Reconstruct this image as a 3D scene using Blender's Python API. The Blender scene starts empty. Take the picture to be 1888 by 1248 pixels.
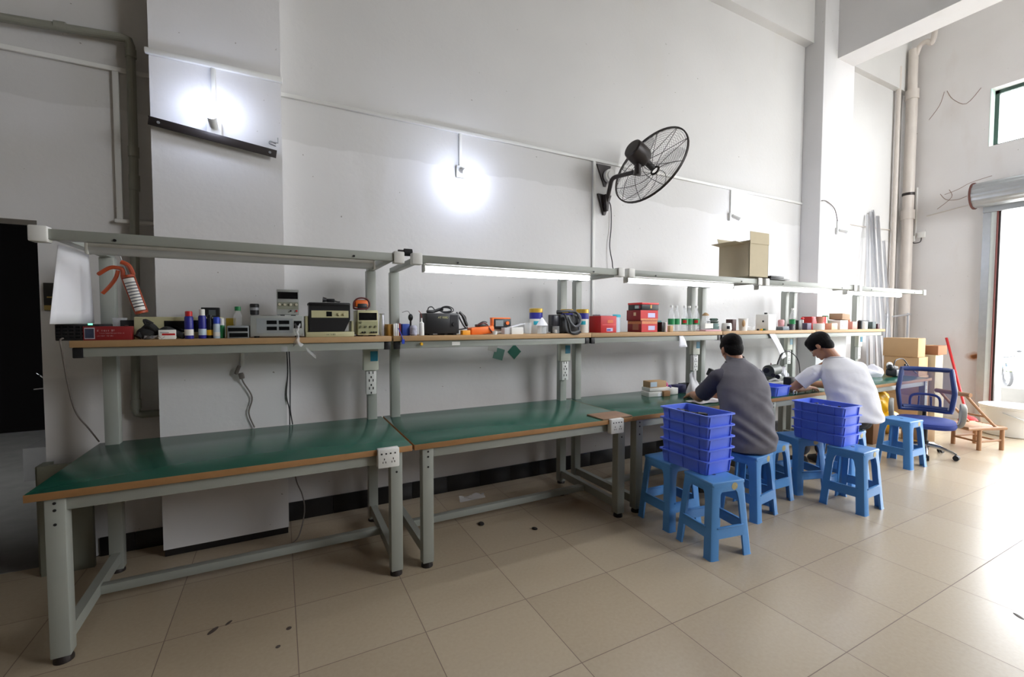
import bpy, bmesh, math, random
from mathutils import Vector, Matrix, Euler
import numpy as np
random.seed(7)
sc = bpy.context.scene
COL = sc.collection
PI = math.pi

# ------------------------------------------------------------------ camera
cam = bpy.data.cameras.new('camera')
cam.sensor_fit = 'HORIZONTAL'; cam.sensor_width = 36.0; cam.lens = 15.6422
cam.clip_start = 0.05; cam.clip_end = 200
cam_ob = bpy.data.objects.new('camera', cam); COL.objects.link(cam_ob)
CR = Matrix([[0.8862928, 0.0172068, -0.4628056], [-0.4631229, 0.0361629, -0.885556], [0.0014988, 0.9991978, 0.0400198]])
cam_ob.matrix_world = Matrix.Translation((0, 0, 1.45)) @ CR.to_4x4()
sc.camera = cam_ob

# ------------------------------------------------------------------ exposure, sky, daylight
sc.view_settings.view_transform = 'Standard'
sc.view_settings.look = 'None'
sc.view_settings.gamma = 1.0
sc.view_settings.exposure = 0.0
sc.view_settings.use_curve_mapping = False
wld = bpy.data.worlds.new('sky'); sc.world = wld; wld.use_nodes = True
bg = wld.node_tree.nodes['Background']
bg.inputs[0].default_value = (0.93, 0.96, 1.0, 1); bg.inputs[1].default_value = 15.0
sc.cycles.max_bounces = 10; sc.cycles.diffuse_bounces = 6
sc.cycles.use_denoising = True
sc.cycles.sample_clamp_indirect = 10.0

def portal(name, loc, rot, sx, sy):
    l = bpy.data.lights.new(name, 'AREA'); l.shape = 'RECTANGLE'; l.size = sx; l.size_y = sy
    l.cycles.is_portal = True
    o = bpy.data.objects.new(name, l); COL.objects.link(o); o.location = loc; o.rotation_euler = rot
    return o
# light enters through the end-wall door and window and through a high opening added in the unseen wall behind the camera
portal('daylight_door', (8.95, 0.84, 1.5), (0, PI/2, 0), 3.0, 3.1)
portal('daylight_window', (8.95, 1.6, 4.3), (0, PI/2, 0), 0.9, 1.9)
portal('daylight_added_opening', (6.7, -3.55, 4.2), (PI/2, 0, 0), 3.4, 3.0)

# ------------------------------------------------------------------ materials
def lin(c):
    c = c / 255.0
    return c / 12.92 if c <= 0.04045 else ((c + 0.055) / 1.055) ** 2.4
def rgb(t): return (lin(t[0]), lin(t[1]), lin(t[2]), 1)
MATS = {}
def mat(name, col, rough=0.5, metal=0.0, var=0.06, scale=12.0, bump=0.0, alpha=1.0, trans=0.0, emit=None, estr=0.0, spec=None, sss=0.0):
    if name in MATS: return MATS[name]
    m = bpy.data.materials.new(name); m.use_nodes = True
    nt = m.node_tree; b = nt.nodes['Principled BSDF']
    b.inputs['Roughness'].default_value = rough; b.inputs['Metallic'].default_value = metal
    b.inputs['Alpha'].default_value = alpha
    b.inputs['Transmission Weight'].default_value = trans
    if spec is not None: b.inputs['Specular IOR Level'].default_value = spec
    c = rgb(col)
    if var > 0 or bump > 0:
        tc = nt.nodes.new('ShaderNodeTexCoord'); nz = nt.nodes.new('ShaderNodeTexNoise')
        nz.inputs['Scale'].default_value = scale; nz.inputs['Detail'].default_value = 5
        nt.links.new(tc.outputs['Object'], nz.inputs['Vector'])
        mx = nt.nodes.new('ShaderNodeMix'); mx.data_type = 'RGBA'
        mx.inputs['A'].default_value = (c[0]*(1-var), c[1]*(1-var), c[2]*(1-var), 1)
        mx.inputs['B'].default_value = (min(1, c[0]*(1+var)), min(1, c[1]*(1+var)), min(1, c[2]*(1+var)), 1)
        nt.links.new(nz.outputs['Fac'], mx.inputs['Factor']); nt.links.new(mx.outputs['Result'], b.inputs['Base Color'])
        if bump > 0:
            bp = nt.nodes.new('ShaderNodeBump'); bp.inputs['Strength'].default_value = bump; bp.inputs['Distance'].default_value = 0.01
            nt.links.new(nz.outputs['Fac'], bp.inputs['Height']); nt.links.new(bp.outputs['Normal'], b.inputs['Normal'])
    else:
        b.inputs['Base Color'].default_value = c
    if emit:
        b.inputs['Emission Color'].default_value = rgb(emit); b.inputs['Emission Strength'].default_value = estr
    MATS[name] = m
    return m

def wall_mat(name, base, patch, stain, smin=0.60, bands=False, smudge=None):
    """painted plaster: roller patches, faint yellow-grey stains, small dark specks"""
    m = bpy.data.materials.new(name); m.use_nodes = True; nt = m.node_tree; L = nt.links.new
    b = nt.nodes['Principled BSDF']; b.inputs['Roughness'].default_value = 0.85; b.inputs['Specular IOR Level'].default_value = 0.2
    tc = nt.nodes.new('ShaderNodeTexCoord')
    def noise(s, d=4, off=(0, 0, 0), sc3=(1, 1, 1)):
        mp = nt.nodes.new('ShaderNodeMapping'); mp.inputs['Location'].default_value = off; mp.inputs['Scale'].default_value = sc3
        L(tc.outputs['Object'], mp.inputs['Vector'])
        n = nt.nodes.new('ShaderNodeTexNoise'); n.inputs['Scale'].default_value = s; n.inputs['Detail'].default_value = d
        L(mp.outputs['Vector'], n.inputs['Vector']); return n.outputs['Fac']
    def ramp(f, a, c):
        r = nt.nodes.new('ShaderNodeMapRange'); r.inputs['From Min'].default_value = a; r.inputs['From Max'].default_value = c
        L(f, r.inputs['Value']); return r.outputs['Result']
    def mix(f, a, c):
        x = nt.nodes.new('ShaderNodeMix'); x.data_type = 'RGBA'
        if f is not None: L(f, x.inputs['Factor'])
        for sock, v in (('A', a), ('B', c)):
            if isinstance(v, tuple): x.inputs[sock].default_value = v
            else: L(v, x.inputs[sock])
        return x.outputs['Result']
    c1 = mix(ramp(noise(0.9, 3), 0.35, 0.65), rgb(base), rgb(patch))
    if bands:   # whitewash line under the trunking, greyer zone low down behind the benches
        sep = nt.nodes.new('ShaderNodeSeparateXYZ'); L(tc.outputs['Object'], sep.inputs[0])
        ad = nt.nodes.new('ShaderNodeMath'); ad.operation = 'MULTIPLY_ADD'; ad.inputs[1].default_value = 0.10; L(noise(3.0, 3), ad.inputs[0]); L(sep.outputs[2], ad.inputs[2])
        c1 = mix(ramp(ad.outputs[0], 2.755, 2.765), c1, mix(ramp(noise(0.9, 3), 0.35, 0.65), rgb((214, 213, 211)), rgb((208, 207, 205))))
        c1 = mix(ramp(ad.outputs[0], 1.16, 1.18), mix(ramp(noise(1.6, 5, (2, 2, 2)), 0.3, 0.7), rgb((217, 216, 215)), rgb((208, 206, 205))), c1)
    st = ramp(noise(2.3, 6, (3, 1, 7), (1, 1, 0.35)), smin, 0.85)
    c2 = mix(st, c1, rgb(stain))
    sp = ramp(noise(34, 2, (5, 5, 1)), 0.765, 0.80)
    c3 = mix(sp, c2, rgb((150, 146, 138)))
    if smudge:   # a rust stain bleeding from an old bolt
        vs = nt.nodes.new('ShaderNodeMapping'); (cx, cy, cz), (rx, ry, rz) = smudge
        vs.inputs['Location'].default_value = (-cx/rx, -cy/ry, -cz/rz); vs.inputs['Scale'].default_value = (1/rx, 1/ry, 1/rz); L(tc.outputs['Object'], vs.inputs['Vector'])
        ln = nt.nodes.new('ShaderNodeVectorMath'); ln.operation = 'LENGTH'; L(vs.outputs['Vector'], ln.inputs[0])
        ma = nt.nodes.new('ShaderNodeMath'); ma.operation = 'MULTIPLY_ADD'; ma.inputs[1].default_value = 0.9; L(noise(16, 5, (1, 4, 2)), ma.inputs[0]); L(ln.outputs['Value'], ma.inputs[2])
        c3 = mix(ramp(ma.outputs[0], 1.45, 0.75), c3, rgb((168, 112, 66)))
        c3 = mix(ramp(ma.outputs[0], 0.85, 0.60), c3, rgb((120, 78, 48)))
    L(c3, b.inputs['Base Color'])
    bp = nt.nodes.new('ShaderNodeBump'); bp.inputs['Strength'].default_value = 0.12; bp.inputs['Distance'].default_value = 0.01
    L(noise(28, 4), bp.inputs['Height']); L(bp.outputs['Normal'], b.inputs['Normal'])
    return m

def floor_mat():
    m = bpy.data.materials.new('glazed_floor_tiles'); m.use_nodes = True; nt = m.node_tree; L = nt.links.new
    b = nt.nodes['Principled BSDF']
    tc = nt.nodes.new('ShaderNodeTexCoord'); sx = nt.nodes.new('ShaderNodeSeparateXYZ'); L(tc.outputs['Object'], sx.inputs[0])
    def math_(op, a, c=None, d=None):
        n = nt.nodes.new('ShaderNodeMath'); n.operation = op
        for i, v in enumerate((a, c, d)):
            if v is None: continue
            if isinstance(v, (int, float)): n.inputs[i].default_value = v
            else: L(v, n.inputs[i])
        return n.outputs[0]
    def axis(s, off, size, w):
        u = math_('DIVIDE', math_('SUBTRACT', s, off), size)
        f = math_('SUBTRACT', u, math_('FLOOR', u))
        d = math_('MINIMUM', f, math_('SUBTRACT', 1.0, f))
        return math_('LESS_THAN', d, w / size), math_('FLOOR', u)
    gx, ix = axis(sx.outputs[0], 2.712 - 0.533 * 20, 0.533, 0.0019)
    gy, iy = axis(sx.outputs[1], 1.485 - 0.487 * 20, 0.487, 0.0019)
    g = math_('MAXIMUM', gx, gy)
    wn = nt.nodes.new('ShaderNodeTexWhiteNoise'); wn.noise_dimensions = '2D'
    cb = nt.nodes.new('ShaderNodeCombineXYZ'); L(ix, cb.inputs[0]); L(iy, cb.inputs[1]); L(cb.outputs[0], wn.inputs['Vector'])
    nz = nt.nodes.new('ShaderNodeTexNoise'); nz.inputs['Scale'].default_value = 3.2; nz.inputs['Detail'].default_value = 6; L(tc.outputs['Object'], nz.inputs['Vector'])
    nf = nt.nodes.new('ShaderNodeTexNoise'); nf.inputs['Scale'].default_value = 60; nf.inputs['Detail'].default_value = 3; L(tc.outputs['Object'], nf.inputs['Vector'])
    t1 = nt.nodes.new('ShaderNodeMix'); t1.data_type = 'RGBA'; t1.inputs['A'].default_value = rgb((174, 158, 135)); t1.inputs['B'].default_value = rgb((189, 174, 151))
    L(math_('ADD', math_('MULTIPLY', nf.outputs['Fac'], 0.5), math_('MULTIPLY', wn.outputs['Value'], 0.5)), t1.inputs['Factor'])
    t2 = nt.nodes.new('ShaderNodeMix'); t2.data_type = 'RGBA'; L(t1.outputs['Result'], t2.inputs['A']); t2.inputs['B'].default_value = rgb((198, 184, 160))
    L(math_('MULTIPLY', nf.outputs['Fac'], 0.3), t2.inputs['Factor'])
    # grime: scattered dark scuffs
    dn = nt.nodes.new('ShaderNodeTexNoise'); dn.inputs['Scale'].default_value = 7.5; dn.inputs['Detail'].default_value = 4; L(tc.outputs['Object'], dn.inputs['Vector'])
    dr = nt.nodes.new('ShaderNodeMapRange'); dr.inputs['From Min'].default_value = 0.80; dr.inputs['From Max'].default_value = 0.86; dr.inputs['To Max'].default_value = 0.35; L(dn.outputs['Fac'], dr.inputs['Value'])
    t3 = nt.nodes.new('ShaderNodeMix'); t3.data_type = 'RGBA'; L(t2.outputs['Result'], t3.inputs['A']); t3.inputs['B'].default_value = rgb((96, 84, 76)); L(dr.outputs['Result'], t3.inputs['Factor'])
    t4 = nt.nodes.new('ShaderNodeMix'); t4.data_type = 'RGBA'; L(t3.outputs['Result'], t4.inputs['A']); t4.inputs['B'].default_value = rgb((124, 106, 94)); L(g, t4.inputs['Factor'])
    L(t4.outputs['Result'], b.inputs['Base Color'])
    
    L(math_('MAXIMUM', 0.27, math_('MULTIPLY', g, 0.7)), b.inputs['Roughness'])
    b.inputs['Specular IOR Level'].default_value = 0.5
    bp = nt.nodes.new('ShaderNodeBump'); bp.inputs['Strength'].default_value = 0.35; bp.inputs['Distance'].default_value = 0.003
    L(math_('SUBTRACT', 1.0, g), bp.inputs['Height']); L(bp.outputs['Normal'], b.inputs['Normal'])
    return m

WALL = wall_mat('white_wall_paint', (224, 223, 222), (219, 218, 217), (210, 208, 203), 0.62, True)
WALL_END = wall_mat('end_wall_paint', (222, 220, 219), (215, 212, 210), (204, 196, 190), 0.60, False, ((8.93, 2.60, 0.94), (1.0, 0.115, 0.075)))
PANEL = wall_mat('pillar_paint', (228, 227, 227), (221, 220, 220), (212, 211, 206))
FLOOR = floor_mat()
CONC = mat('bare_concrete', (120, 118, 114), 0.9, var=0.25, scale=6, bump=0.3)
UNSEEN = mat('dark_unseen_wall', (112, 106, 100), 0.9, var=0.2, scale=3)  # unseen walls coloured dark to cut bounced light
DARKROOM = mat('unlit_room_plaster', (14, 13, 13), 0.95, var=0.2, scale=2, spec=0.0)  # near-black colour stands in for the darkness of the unlit room
STEEL = mat('grey_green_powder_coat', (156, 160, 152), 0.42, var=0.05, scale=9)
STEEL2 = mat('galvanised_steel', (165, 168, 170), 0.38, 0.6, var=0.12, scale=14)
WHITEP = mat('white_plastic', (226, 226, 222), 0.45, var=0.02)
GREENTOP = mat('green_laminate', (38, 92, 76), 0.22, var=0.10, scale=2.5)
MDF = mat('fibreboard_edge', (160, 118, 74), 0.7, var=0.16, scale=22)
SHELFW = mat('shelf_board_wood', (176, 142, 100), 0.6, var=0.10, scale=18)
BLACK = mat('black_plastic', (26, 26, 28), 0.42, var=0.12)
DKMETAL = mat('dark_painted_metal', (50, 44, 42), 0.45, 0.3, var=0.15)
RUBBER = mat('dark_rubber', (34, 34, 34), 0.8)
CREAM = mat('cream_enamel', (196, 192, 152), 0.45, var=0.05)
GREYINS = mat('instrument_grey', (164, 168, 164), 0.5, var=0.05)
LCD = mat('dark_display', (18, 20, 22), 0.15, var=0)
STOOLB = mat('blue_stool_plastic', (84, 144, 206), 0.34, var=0.05, scale=5)
CRATEB = mat('blue_crate_plastic', (94, 124, 240), 0.36, var=0.06, scale=6)
CARD = mat('cardboard', (182, 150, 112), 0.85, var=0.07, scale=10)
CARDP = mat('pale_cardboard', (196, 184, 156), 0.85, var=0.06, scale=10)
WHITEC = mat('white_card', (228, 226, 220), 0.7, var=0.03)
PAPER = mat('white_paper', (232, 232, 236), 0.8, var=0.02)
RED = mat('red_card', (186, 28, 30), 0.5, var=0.08)
REDP = mat('red_plastic', (200, 32, 34), 0.35, var=0.05)
DKRED = mat('dark_red_card', (128, 22, 24), 0.5, var=0.08)
ORANGE = mat('orange_rubber', (236, 112, 34), 0.5, var=0.05)
ORRED = mat('orange_red_paint', (172, 70, 32), 0.45, var=0.06)
YEL = mat('yellow_plastic', (232, 176, 28), 0.4, var=0.08)
GOLD = mat('gold_foil', (206, 170, 70), 0.3, 0.4, var=0.06)
NAVY = mat('navy_print', (42, 44, 140), 0.4, var=0.05)
BLUE = mat('blue_print', (36, 70, 190), 0.4, var=0.05)
TEAL = mat('teal_film', (34, 130, 158), 0.4, var=0.06)
DKGREEN = mat('dark_green_print', (30, 92, 62), 0.45, var=0.06)
GREEN = mat('green_print', (28, 128, 72), 0.45, var=0.06)
PALEBLUE = mat('pale_blue_plastic', (190, 208, 222), 0.4, var=0.03)
CYAN = mat('cyan_plastic', (50, 176, 196), 0.4, var=0.03)
CLEAR = mat('clear_plastic', (238, 242, 244), 0.12, var=0, alpha=0.24)
FILM = mat('clear_film', (240, 242, 246), 0.2, var=0, alpha=0.36)
CHROME = mat('chrome', (210, 212, 214), 0.15, 1.0, var=0.02)
SILV = mat('aluminium', (196, 198, 202), 0.3, 0.85, var=0.05)
BROWN = mat('brown_print', (96, 58, 36), 0.6)
PURPLE = mat('purple_print', (70, 56, 120), 0.5)
PINK = mat('pink_plastic', (206, 96, 140), 0.5)
CABLE = mat('black_cable', (32, 30, 32), 0.5)
CABLEG = mat('grey_cable', (112, 104, 98), 0.6)
SKIN = mat('skin', (176, 126, 98), 0.5, var=0.06, scale=20)
HAIR = mat('black_hair', (16, 14, 14), 0.75, var=0.4, scale=70, bump=0.4, spec=0.15)
SHIRTG = mat('grey_shirt_cloth', (108, 106, 113), 0.85, var=0.07, scale=40, bump=0.08)
SHIRTD = mat('charcoal_sleeve_cloth', (74, 72, 84), 0.85, var=0.07, scale=40, bump=0.08)
SHIRTW = mat('white_tshirt_cloth', (226, 226, 232), 0.9, var=0.03, scale=40, bump=0.06)
TROUS = mat('dark_trouser_cloth', (58, 58, 62), 0.9, var=0.1, scale=40)
SHOE = mat('black_shoe', (30, 28, 28), 0.5)
BAMBOO = mat('bamboo', (172, 130, 94), 0.5, var=0.1, scale=16)
CHAIRB = mat('blue_chair_fabric', (44, 62, 138), 0.75, var=0.08, scale=60)
CHAIRF = mat('blue_chair_frame', (40, 62, 118), 0.4, var=0.04)
PIPE = mat('grey_green_pipe', (138, 138, 126), 0.5, var=0.08, scale=8)
PVC = mat('old_white_pvc', (206, 198, 190), 0.45, var=0.08, scale=7)
SKIRT = mat('black_skirting_tile', (30, 29, 30), 0.35, var=0.3, scale=9)
GROUT = mat('grey_grout', (120, 118, 116), 0.9)
RUST = mat('rust', (150, 96, 52), 0.9, var=0.2)
TUBE_ON = mat('lit_tube', (255, 255, 255), 0.4, var=0, emit=(244, 248, 255), estr=14.0)
TUBE_OFF = mat('unlit_tube', (206, 210, 214), 0.3, var=0.01)
BULB_ON = mat('lit_bulb', (255, 255, 255), 0.4, var=0, emit=(218, 228, 255), estr=115.0)
LED = mat('green_led', (160, 255, 210), 0.4, var=0, emit=(120, 255, 190), estr=1.6)

def mesh_fabric_mat():
    m = bpy.data.materials.new('open_blue_mesh_fabric'); m.use_nodes = True; nt = m.node_tree
    b = nt.nodes['Principled BSDF']; b.inputs['Base Color'].default_value = rgb((50, 66, 140)); b.inputs['Roughness'].default_value = 0.8
    b.inputs['Alpha'].default_value = 0.6
    return m
MESHF = mesh_fabric_mat()

# ------------------------------------------------------------------ mesh builder
class MB:
    def __init__(s): s.bm = bmesh.new(); s.mats = []
    def _mi(s, m):
        if m not in s.mats: s.mats.append(m)
        return s.mats.index(m)
    def _fin(s, m, smooth):
        i = s._mi(m)
        for f in s.bm.faces:
            if not f.tag: f.material_index = i; f.smooth = smooth; f.tag = True
        return s
    def box(s, c, size, m, bev=0.0, rot=None, seg=2):
        M = Matrix.Translation(c)
        if rot is not None: M = M @ (rot.to_4x4() if isinstance(rot, (Matrix,)) else Euler(rot).to_matrix().to_4x4())
        M = M @ Matrix.Diagonal((*size, 1))
        r = bmesh.ops.create_cube(s.bm, size=1.0, matrix=M)
        if bev > 0:
            es = list({e for v in r['verts'] for e in v.link_edges})
            bmesh.ops.bevel(s.bm, geom=es, offset=min(bev, min(size) * 0.45), segments=seg, profile=0.5, affect='EDGES', clamp_overlap=True)
        return s._fin(m, bev > 0)
    def bx(s, x0, x1, y0, y1, z0, z1, m, bev=0.0):
        return s.box(((x0+x1)/2, (y0+y1)/2, (z0+z1)/2), (abs(x1-x0), abs(y1-y0), abs(z1-z0)), m, bev)
    def _ring(s, pts): return [s.bm.verts.new(p) for p in pts]
    def loft(s, rings, m, caps=True, smooth=True, closed=True):
        R = [s._ring(r) for r in rings]; n = len(R[0])
        for a, b in zip(R[:-1], R[1:]):
            for i in range(n if closed else n - 1):
                j = (i + 1) % n
                try: s.bm.faces.new((a[i], a[j], b[j], b[i]))
                except ValueError: pass
        if caps and closed: s.bm.faces.new(list(reversed(R[0]))); s.bm.faces.new(R[-1])
        return s._fin(m, smooth)
    def cyl(s, p0, p1, r0, m, r1=None, seg=16, caps=True, smooth=True):
        p0, p1 = Vector(p0), Vector(p1); d = (p1 - p0).normalized()
        u = d.orthogonal().normalized(); v = d.cross(u); r1 = r0 if r1 is None else r1
        ring = lambda p, r: [p + (u * math.cos(2*PI*i/seg) + v * math.sin(2*PI*i/seg)) * r for i in range(seg)]
        return s.loft([ring(p0, max(r0, 1e-4)), ring(p1, max(r1, 1e-4))], m, caps, smooth)
    def lathe(s, prof, m, c=(0, 0, 0), seg=24, axis=(0, 0, 1), caps=True, smooth=True):
        ax = Vector(axis).normalized(); u = ax.orthogonal().normalized(); v = ax.cross(u); c = Vector(c)
        return s.loft([[c + ax * z + (u * math.cos(2*PI*i/seg) + v * math.sin(2*PI*i/seg)) * max(r, 1e-4) for i in range(seg)] for r, z in prof], m, caps, smooth)
    def tube(s, pts, r, m, seg=8, closed=False, smooth=True):
        P = [Vector(p) for p in pts]; n = len(P); rr = r if isinstance(r, (list, tuple)) else [r] * n
        T = []
        for i in range(n):
            a = P[(i - 1) % n] if (closed or i > 0) else P[i]; b = P[(i + 1) % n] if (closed or i < n - 1) else P[i]
            T.append((b - a).normalized())
        u = T[0].orthogonal().normalized(); rings = []
        for i in range(n):
            u = (u - T[i] * u.dot(T[i])).normalized(); v = T[i].cross(u)
            rings.append([P[i] + (u * math.cos(2*PI*k/seg) + v * math.sin(2*PI*k/seg)) * rr[i] for k in range(seg)])
        if closed:
            rings.append(rings[0]); return s.loft(rings, m, False, smooth)
        return s.loft(rings, m, True, smooth)
    def ell(s, c, rad, m, rot=None, u=20, v=12):
        M = Matrix.Translation(c)
        if rot is not None: M = M @ (rot.to_4x4() if isinstance(rot, Matrix) else Euler(rot).to_matrix().to_4x4())
        M = M @ Matrix.Diagonal((*rad, 1))
        bmesh.ops.create_uvsphere(s.bm, u_segments=u, v_segments=v, radius=1.0, matrix=M)
        return s._fin(m, True)
    def prism(s, poly, t, m, M=None, smooth=False):
        """poly: 2D points (a, b) drawn in the local X-Z plane, thickness t along local Y (centred)"""
        M = M or Matrix.Identity(4)
        A = [s.bm.verts.new(M @ Vector((a, -t/2, b))) for a, b in poly]; B = [s.bm.verts.new(M @ Vector((a, t/2, b))) for a, b in poly]
        n = len(poly)
        s.bm.faces.new(A); s.bm.faces.new(list(reversed(B)))
        for i in range(n): s.bm.faces.new((A[i], B[i], B[(i+1) % n], A[(i+1) % n]))
        return s._fin(m, smooth)
    def grid(s, fn, nu, nv, m, smooth=True):
        V = [[s.bm.verts.new(fn(i/(nu-1), j/(nv-1))) for j in range(nv)] for i in range(nu)]
        for i in range(nu-1):
            for j in range(nv-1): s.bm.faces.new((V[i][j], V[i+1][j], V[i+1][j+1], V[i][j+1]))
        return s._fin(m, smooth)
    def mesh(s, name):
        bmesh.ops.recalc_face_normals(s.bm, faces=s.bm.faces[:])
        me = bpy.data.meshes.new(name); s.bm.to_mesh(me); s.bm.free()
        for m in s.mats: me.materials.append(m)
        try: me.set_sharp_from_angle(angle=math.radians(24))
        except Exception: pass
        return me
    def build(s, name, parent=None, label=None):
        o = bpy.data.objects.new(name, s.mesh(name)); COL.objects.link(o)
        if parent is not None: o.parent = parent
        if label: o['label'] = label
        return o

def tag(o, label, cat, group=None, kind=None):
    o['label'] = label; o['category'] = cat
    if group: o['group'] = group
    if kind: o['kind'] = kind
    return o
def thing(name, label, cat, loc=(0, 0, 0), rz=0.0, group=None):
    o = bpy.data.objects.new(name, None); COL.objects.link(o); o.empty_display_size = 0.05
    o.location = loc; o.rotation_euler = (0, 0, rz)
    return tag(o, label, cat, group)
def solo(name, mb, label, cat, loc=(0, 0, 0), rot=(0, 0, 0), group=None, kind=None):
    o = mb.build(name); o.location = loc; o.rotation_euler = rot
    return tag(o, label, cat, group, kind)
def structure(name, mb, label=None, cat=None):
    o = mb.build(name); o['kind'] = 'structure'
    if label: o['label'] = label
    if cat: o['category'] = cat
    return o
def copy_tree(o, parent=None):
    c = o.copy(); COL.objects.link(c)
    if parent is not None: c.parent = parent
    for ch in list(o.children): copy_tree(ch, c)
    return c
def dup(o, loc, rz, label):
    c = copy_tree(o); c.location = loc; c.rotation_euler = (0, 0, rz); c['label'] = label
    return c
def text_part(name, body, size, M, m, parent, align='CENTER'):
    cu = bpy.data.curves.new(name, 'FONT'); cu.body = body; cu.size = size; cu.align_x = align; cu.align_y = 'CENTER'; cu.extrude = 0.0004
    cu.materials.append(m)
    s_ = bpy.data.objects.new(name + '_source', cu); COL.objects.link(s_)
    dg = bpy.context.evaluated_depsgraph_get(); dg.update()
    me = bpy.data.meshes.new_from_object(s_.evaluated_get(dg)); me.name = name
    bpy.data.objects.remove(s_); bpy.data.curves.remove(cu)
    if not me.materials: me.materials.append(m)
    t = bpy.data.objects.new(name, me); COL.objects.link(t)
    t.parent = parent; t.matrix_local = M
    return t
def glyph_row(name, x0, x1, y, z, h, m, parent, seed=1):
    """a line of small worn print too faint to read"""
    r = random.Random(seed); b = MB(); x = x0
    while x < x1:
        w = h*r.uniform(0.35, 0.7)
        for k in range(r.randint(2, 3)):
            if r.random() < 0.5: b.bx(x + w*k*0.4, x + w*k*0.4 + h*0.14, y, y + 0.0006, z - h/2, z + h/2*r.uniform(0.2, 1), m)
            else:
                q = z - h/2 + h*r.uniform(0, 0.85); b.bx(x, x + w*0.8, y, y + 0.0006, q, q + h*0.15, m)
        x += w + h*(0.25 if r.random() < 0.85 else 0.8)
    return b.build(name, parent)
def front(x, y, z, rz=0.0):      # a plane facing -Y
    return Matrix.Translation((x, y, z)) @ Matrix.Rotation(rz, 4, 'Z') @ Matrix.Rotation(PI/2, 4, 'X')
def smooth_path(pts, n=6):
    P = [Vector(p) for p in pts]; out = []
    for i in range(len(P) - 1):
        a = P[max(i-1, 0)]; b = P[i]; c = P[i+1]; d = P[min(i+2, len(P)-1)]
        for k in range(n):
            t = k / n
            out.append(0.5 * ((2*b) + (c - a)*t + (2*a - 5*b + 4*c - d)*t*t + (3*b - a - 3*c + d)*t*t*t))
    out.append(P[-1]); return out

# ------------------------------------------------------------------ the setting
YW, XR, ZC = 3.55, 8.93, 6.3
XL, YF = -3.2, -3.5
f_ = MB(); f_.bx(XL, XR + 0.24, YF - 0.2, YW, -0.1, 0.0, FLOOR); structure('floor', f_)
f_ = MB(); f_.bx(-4.2, 0.4, YW, 8.0, -0.1, 0.004, CONC); structure('floor_back_room', f_)
w = MB()
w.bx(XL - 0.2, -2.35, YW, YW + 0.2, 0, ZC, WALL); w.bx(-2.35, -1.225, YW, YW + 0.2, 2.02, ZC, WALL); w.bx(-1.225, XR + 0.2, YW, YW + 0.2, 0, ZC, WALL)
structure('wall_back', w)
w = MB()
DY0, DY1, DZ = -0.7, 2.385, 3.02           # street door
WY0, WY1, WZ0, WZ1 = 0.6, 2.55, 3.92, 4.72   # high window
w.bx(XR, XR + 0.24, DY1, YW, 0, DZ, WALL_END); w.bx(XR, XR + 0.24, YF, DY0, 0, DZ, WALL_END)
w.bx(XR, XR + 0.24, YF, YW, DZ, WZ0, WALL_END); w.bx(XR, XR + 0.24, YF, YW, WZ1, ZC, WALL_END)
w.bx(XR, XR + 0.24, WY1, YW, WZ0, WZ1, WALL_END); w.bx(XR, XR + 0.24, YF, WY0, WZ0, WZ1, WALL_END)
structure('wall_right', w)
w = MB(); w.bx(XL - 0.2, XL, YF, YW, 0, ZC, UNSEEN); structure('wall_left', w)
w = MB()
w.bx(XL - 0.2, 5.0, YF - 0.2, YF, 0, ZC, UNSEEN); w.bx(5.0, 8.4, YF - 0.2, YF, 0, 2.7, UNSEEN); w.bx(5.0, 8.4, YF - 0.2, YF, 5.7, ZC, UNSEEN); w.bx(8.4, XR + 0.24, YF - 0.2, YF, 0, ZC, UNSEEN)  # high opening added in this unseen wall to shape the daylight
structure('wall_front', w)
w = MB(); w.bx(XL - 0.2, XR + 0.24, YF - 0.2, YW + 0.2, ZC, ZC + 0.15, WALL); structure('ceiling', w)
# unlit room behind the doorway
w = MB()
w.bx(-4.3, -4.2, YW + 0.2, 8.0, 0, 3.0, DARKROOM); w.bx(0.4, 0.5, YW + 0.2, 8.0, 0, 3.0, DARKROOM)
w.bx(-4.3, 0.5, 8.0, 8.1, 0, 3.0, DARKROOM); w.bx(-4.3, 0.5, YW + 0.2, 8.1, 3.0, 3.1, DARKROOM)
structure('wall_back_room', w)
# pillars and beams
w = MB(); w.bx(-0.65, 0.035, 3.342, YW, 0.045, ZC, PANEL); structure('pillar', w)
w = MB(); w.bx(6.22, 6.95, 3.31, YW, 0, ZC, PANEL, 0.006); structure('column', w)
w = MB(); w.bx(6.53, 6.92, YF, 3.31, 4.88, ZC, PANEL); structure('beam', w)
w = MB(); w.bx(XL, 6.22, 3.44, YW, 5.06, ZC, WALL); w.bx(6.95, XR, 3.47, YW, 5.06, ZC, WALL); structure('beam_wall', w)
# black skirting tiles along the bench wall
w = MB()
x = 0.035
while x < 6.2:
    x1 = min(x + 0.30, 6.22)
    w.bx(x + 0.001, x1 - 0.001, YW - 0.012, YW, 0, 0.135, SKIRT, 0.002); x = x1
x = -1.0
while x < -0.66:
    w.bx(x + 0.001, min(x + 0.17, -0.65) - 0.001, YW - 0.012, YW, 0, 0.115, SKIRT, 0.002); x += 0.17
w.bx(-0.645, 0.03, 3.352, 3.37, 0.0, 0.05, SKIRT)
structure('baseboard_back', w)

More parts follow.
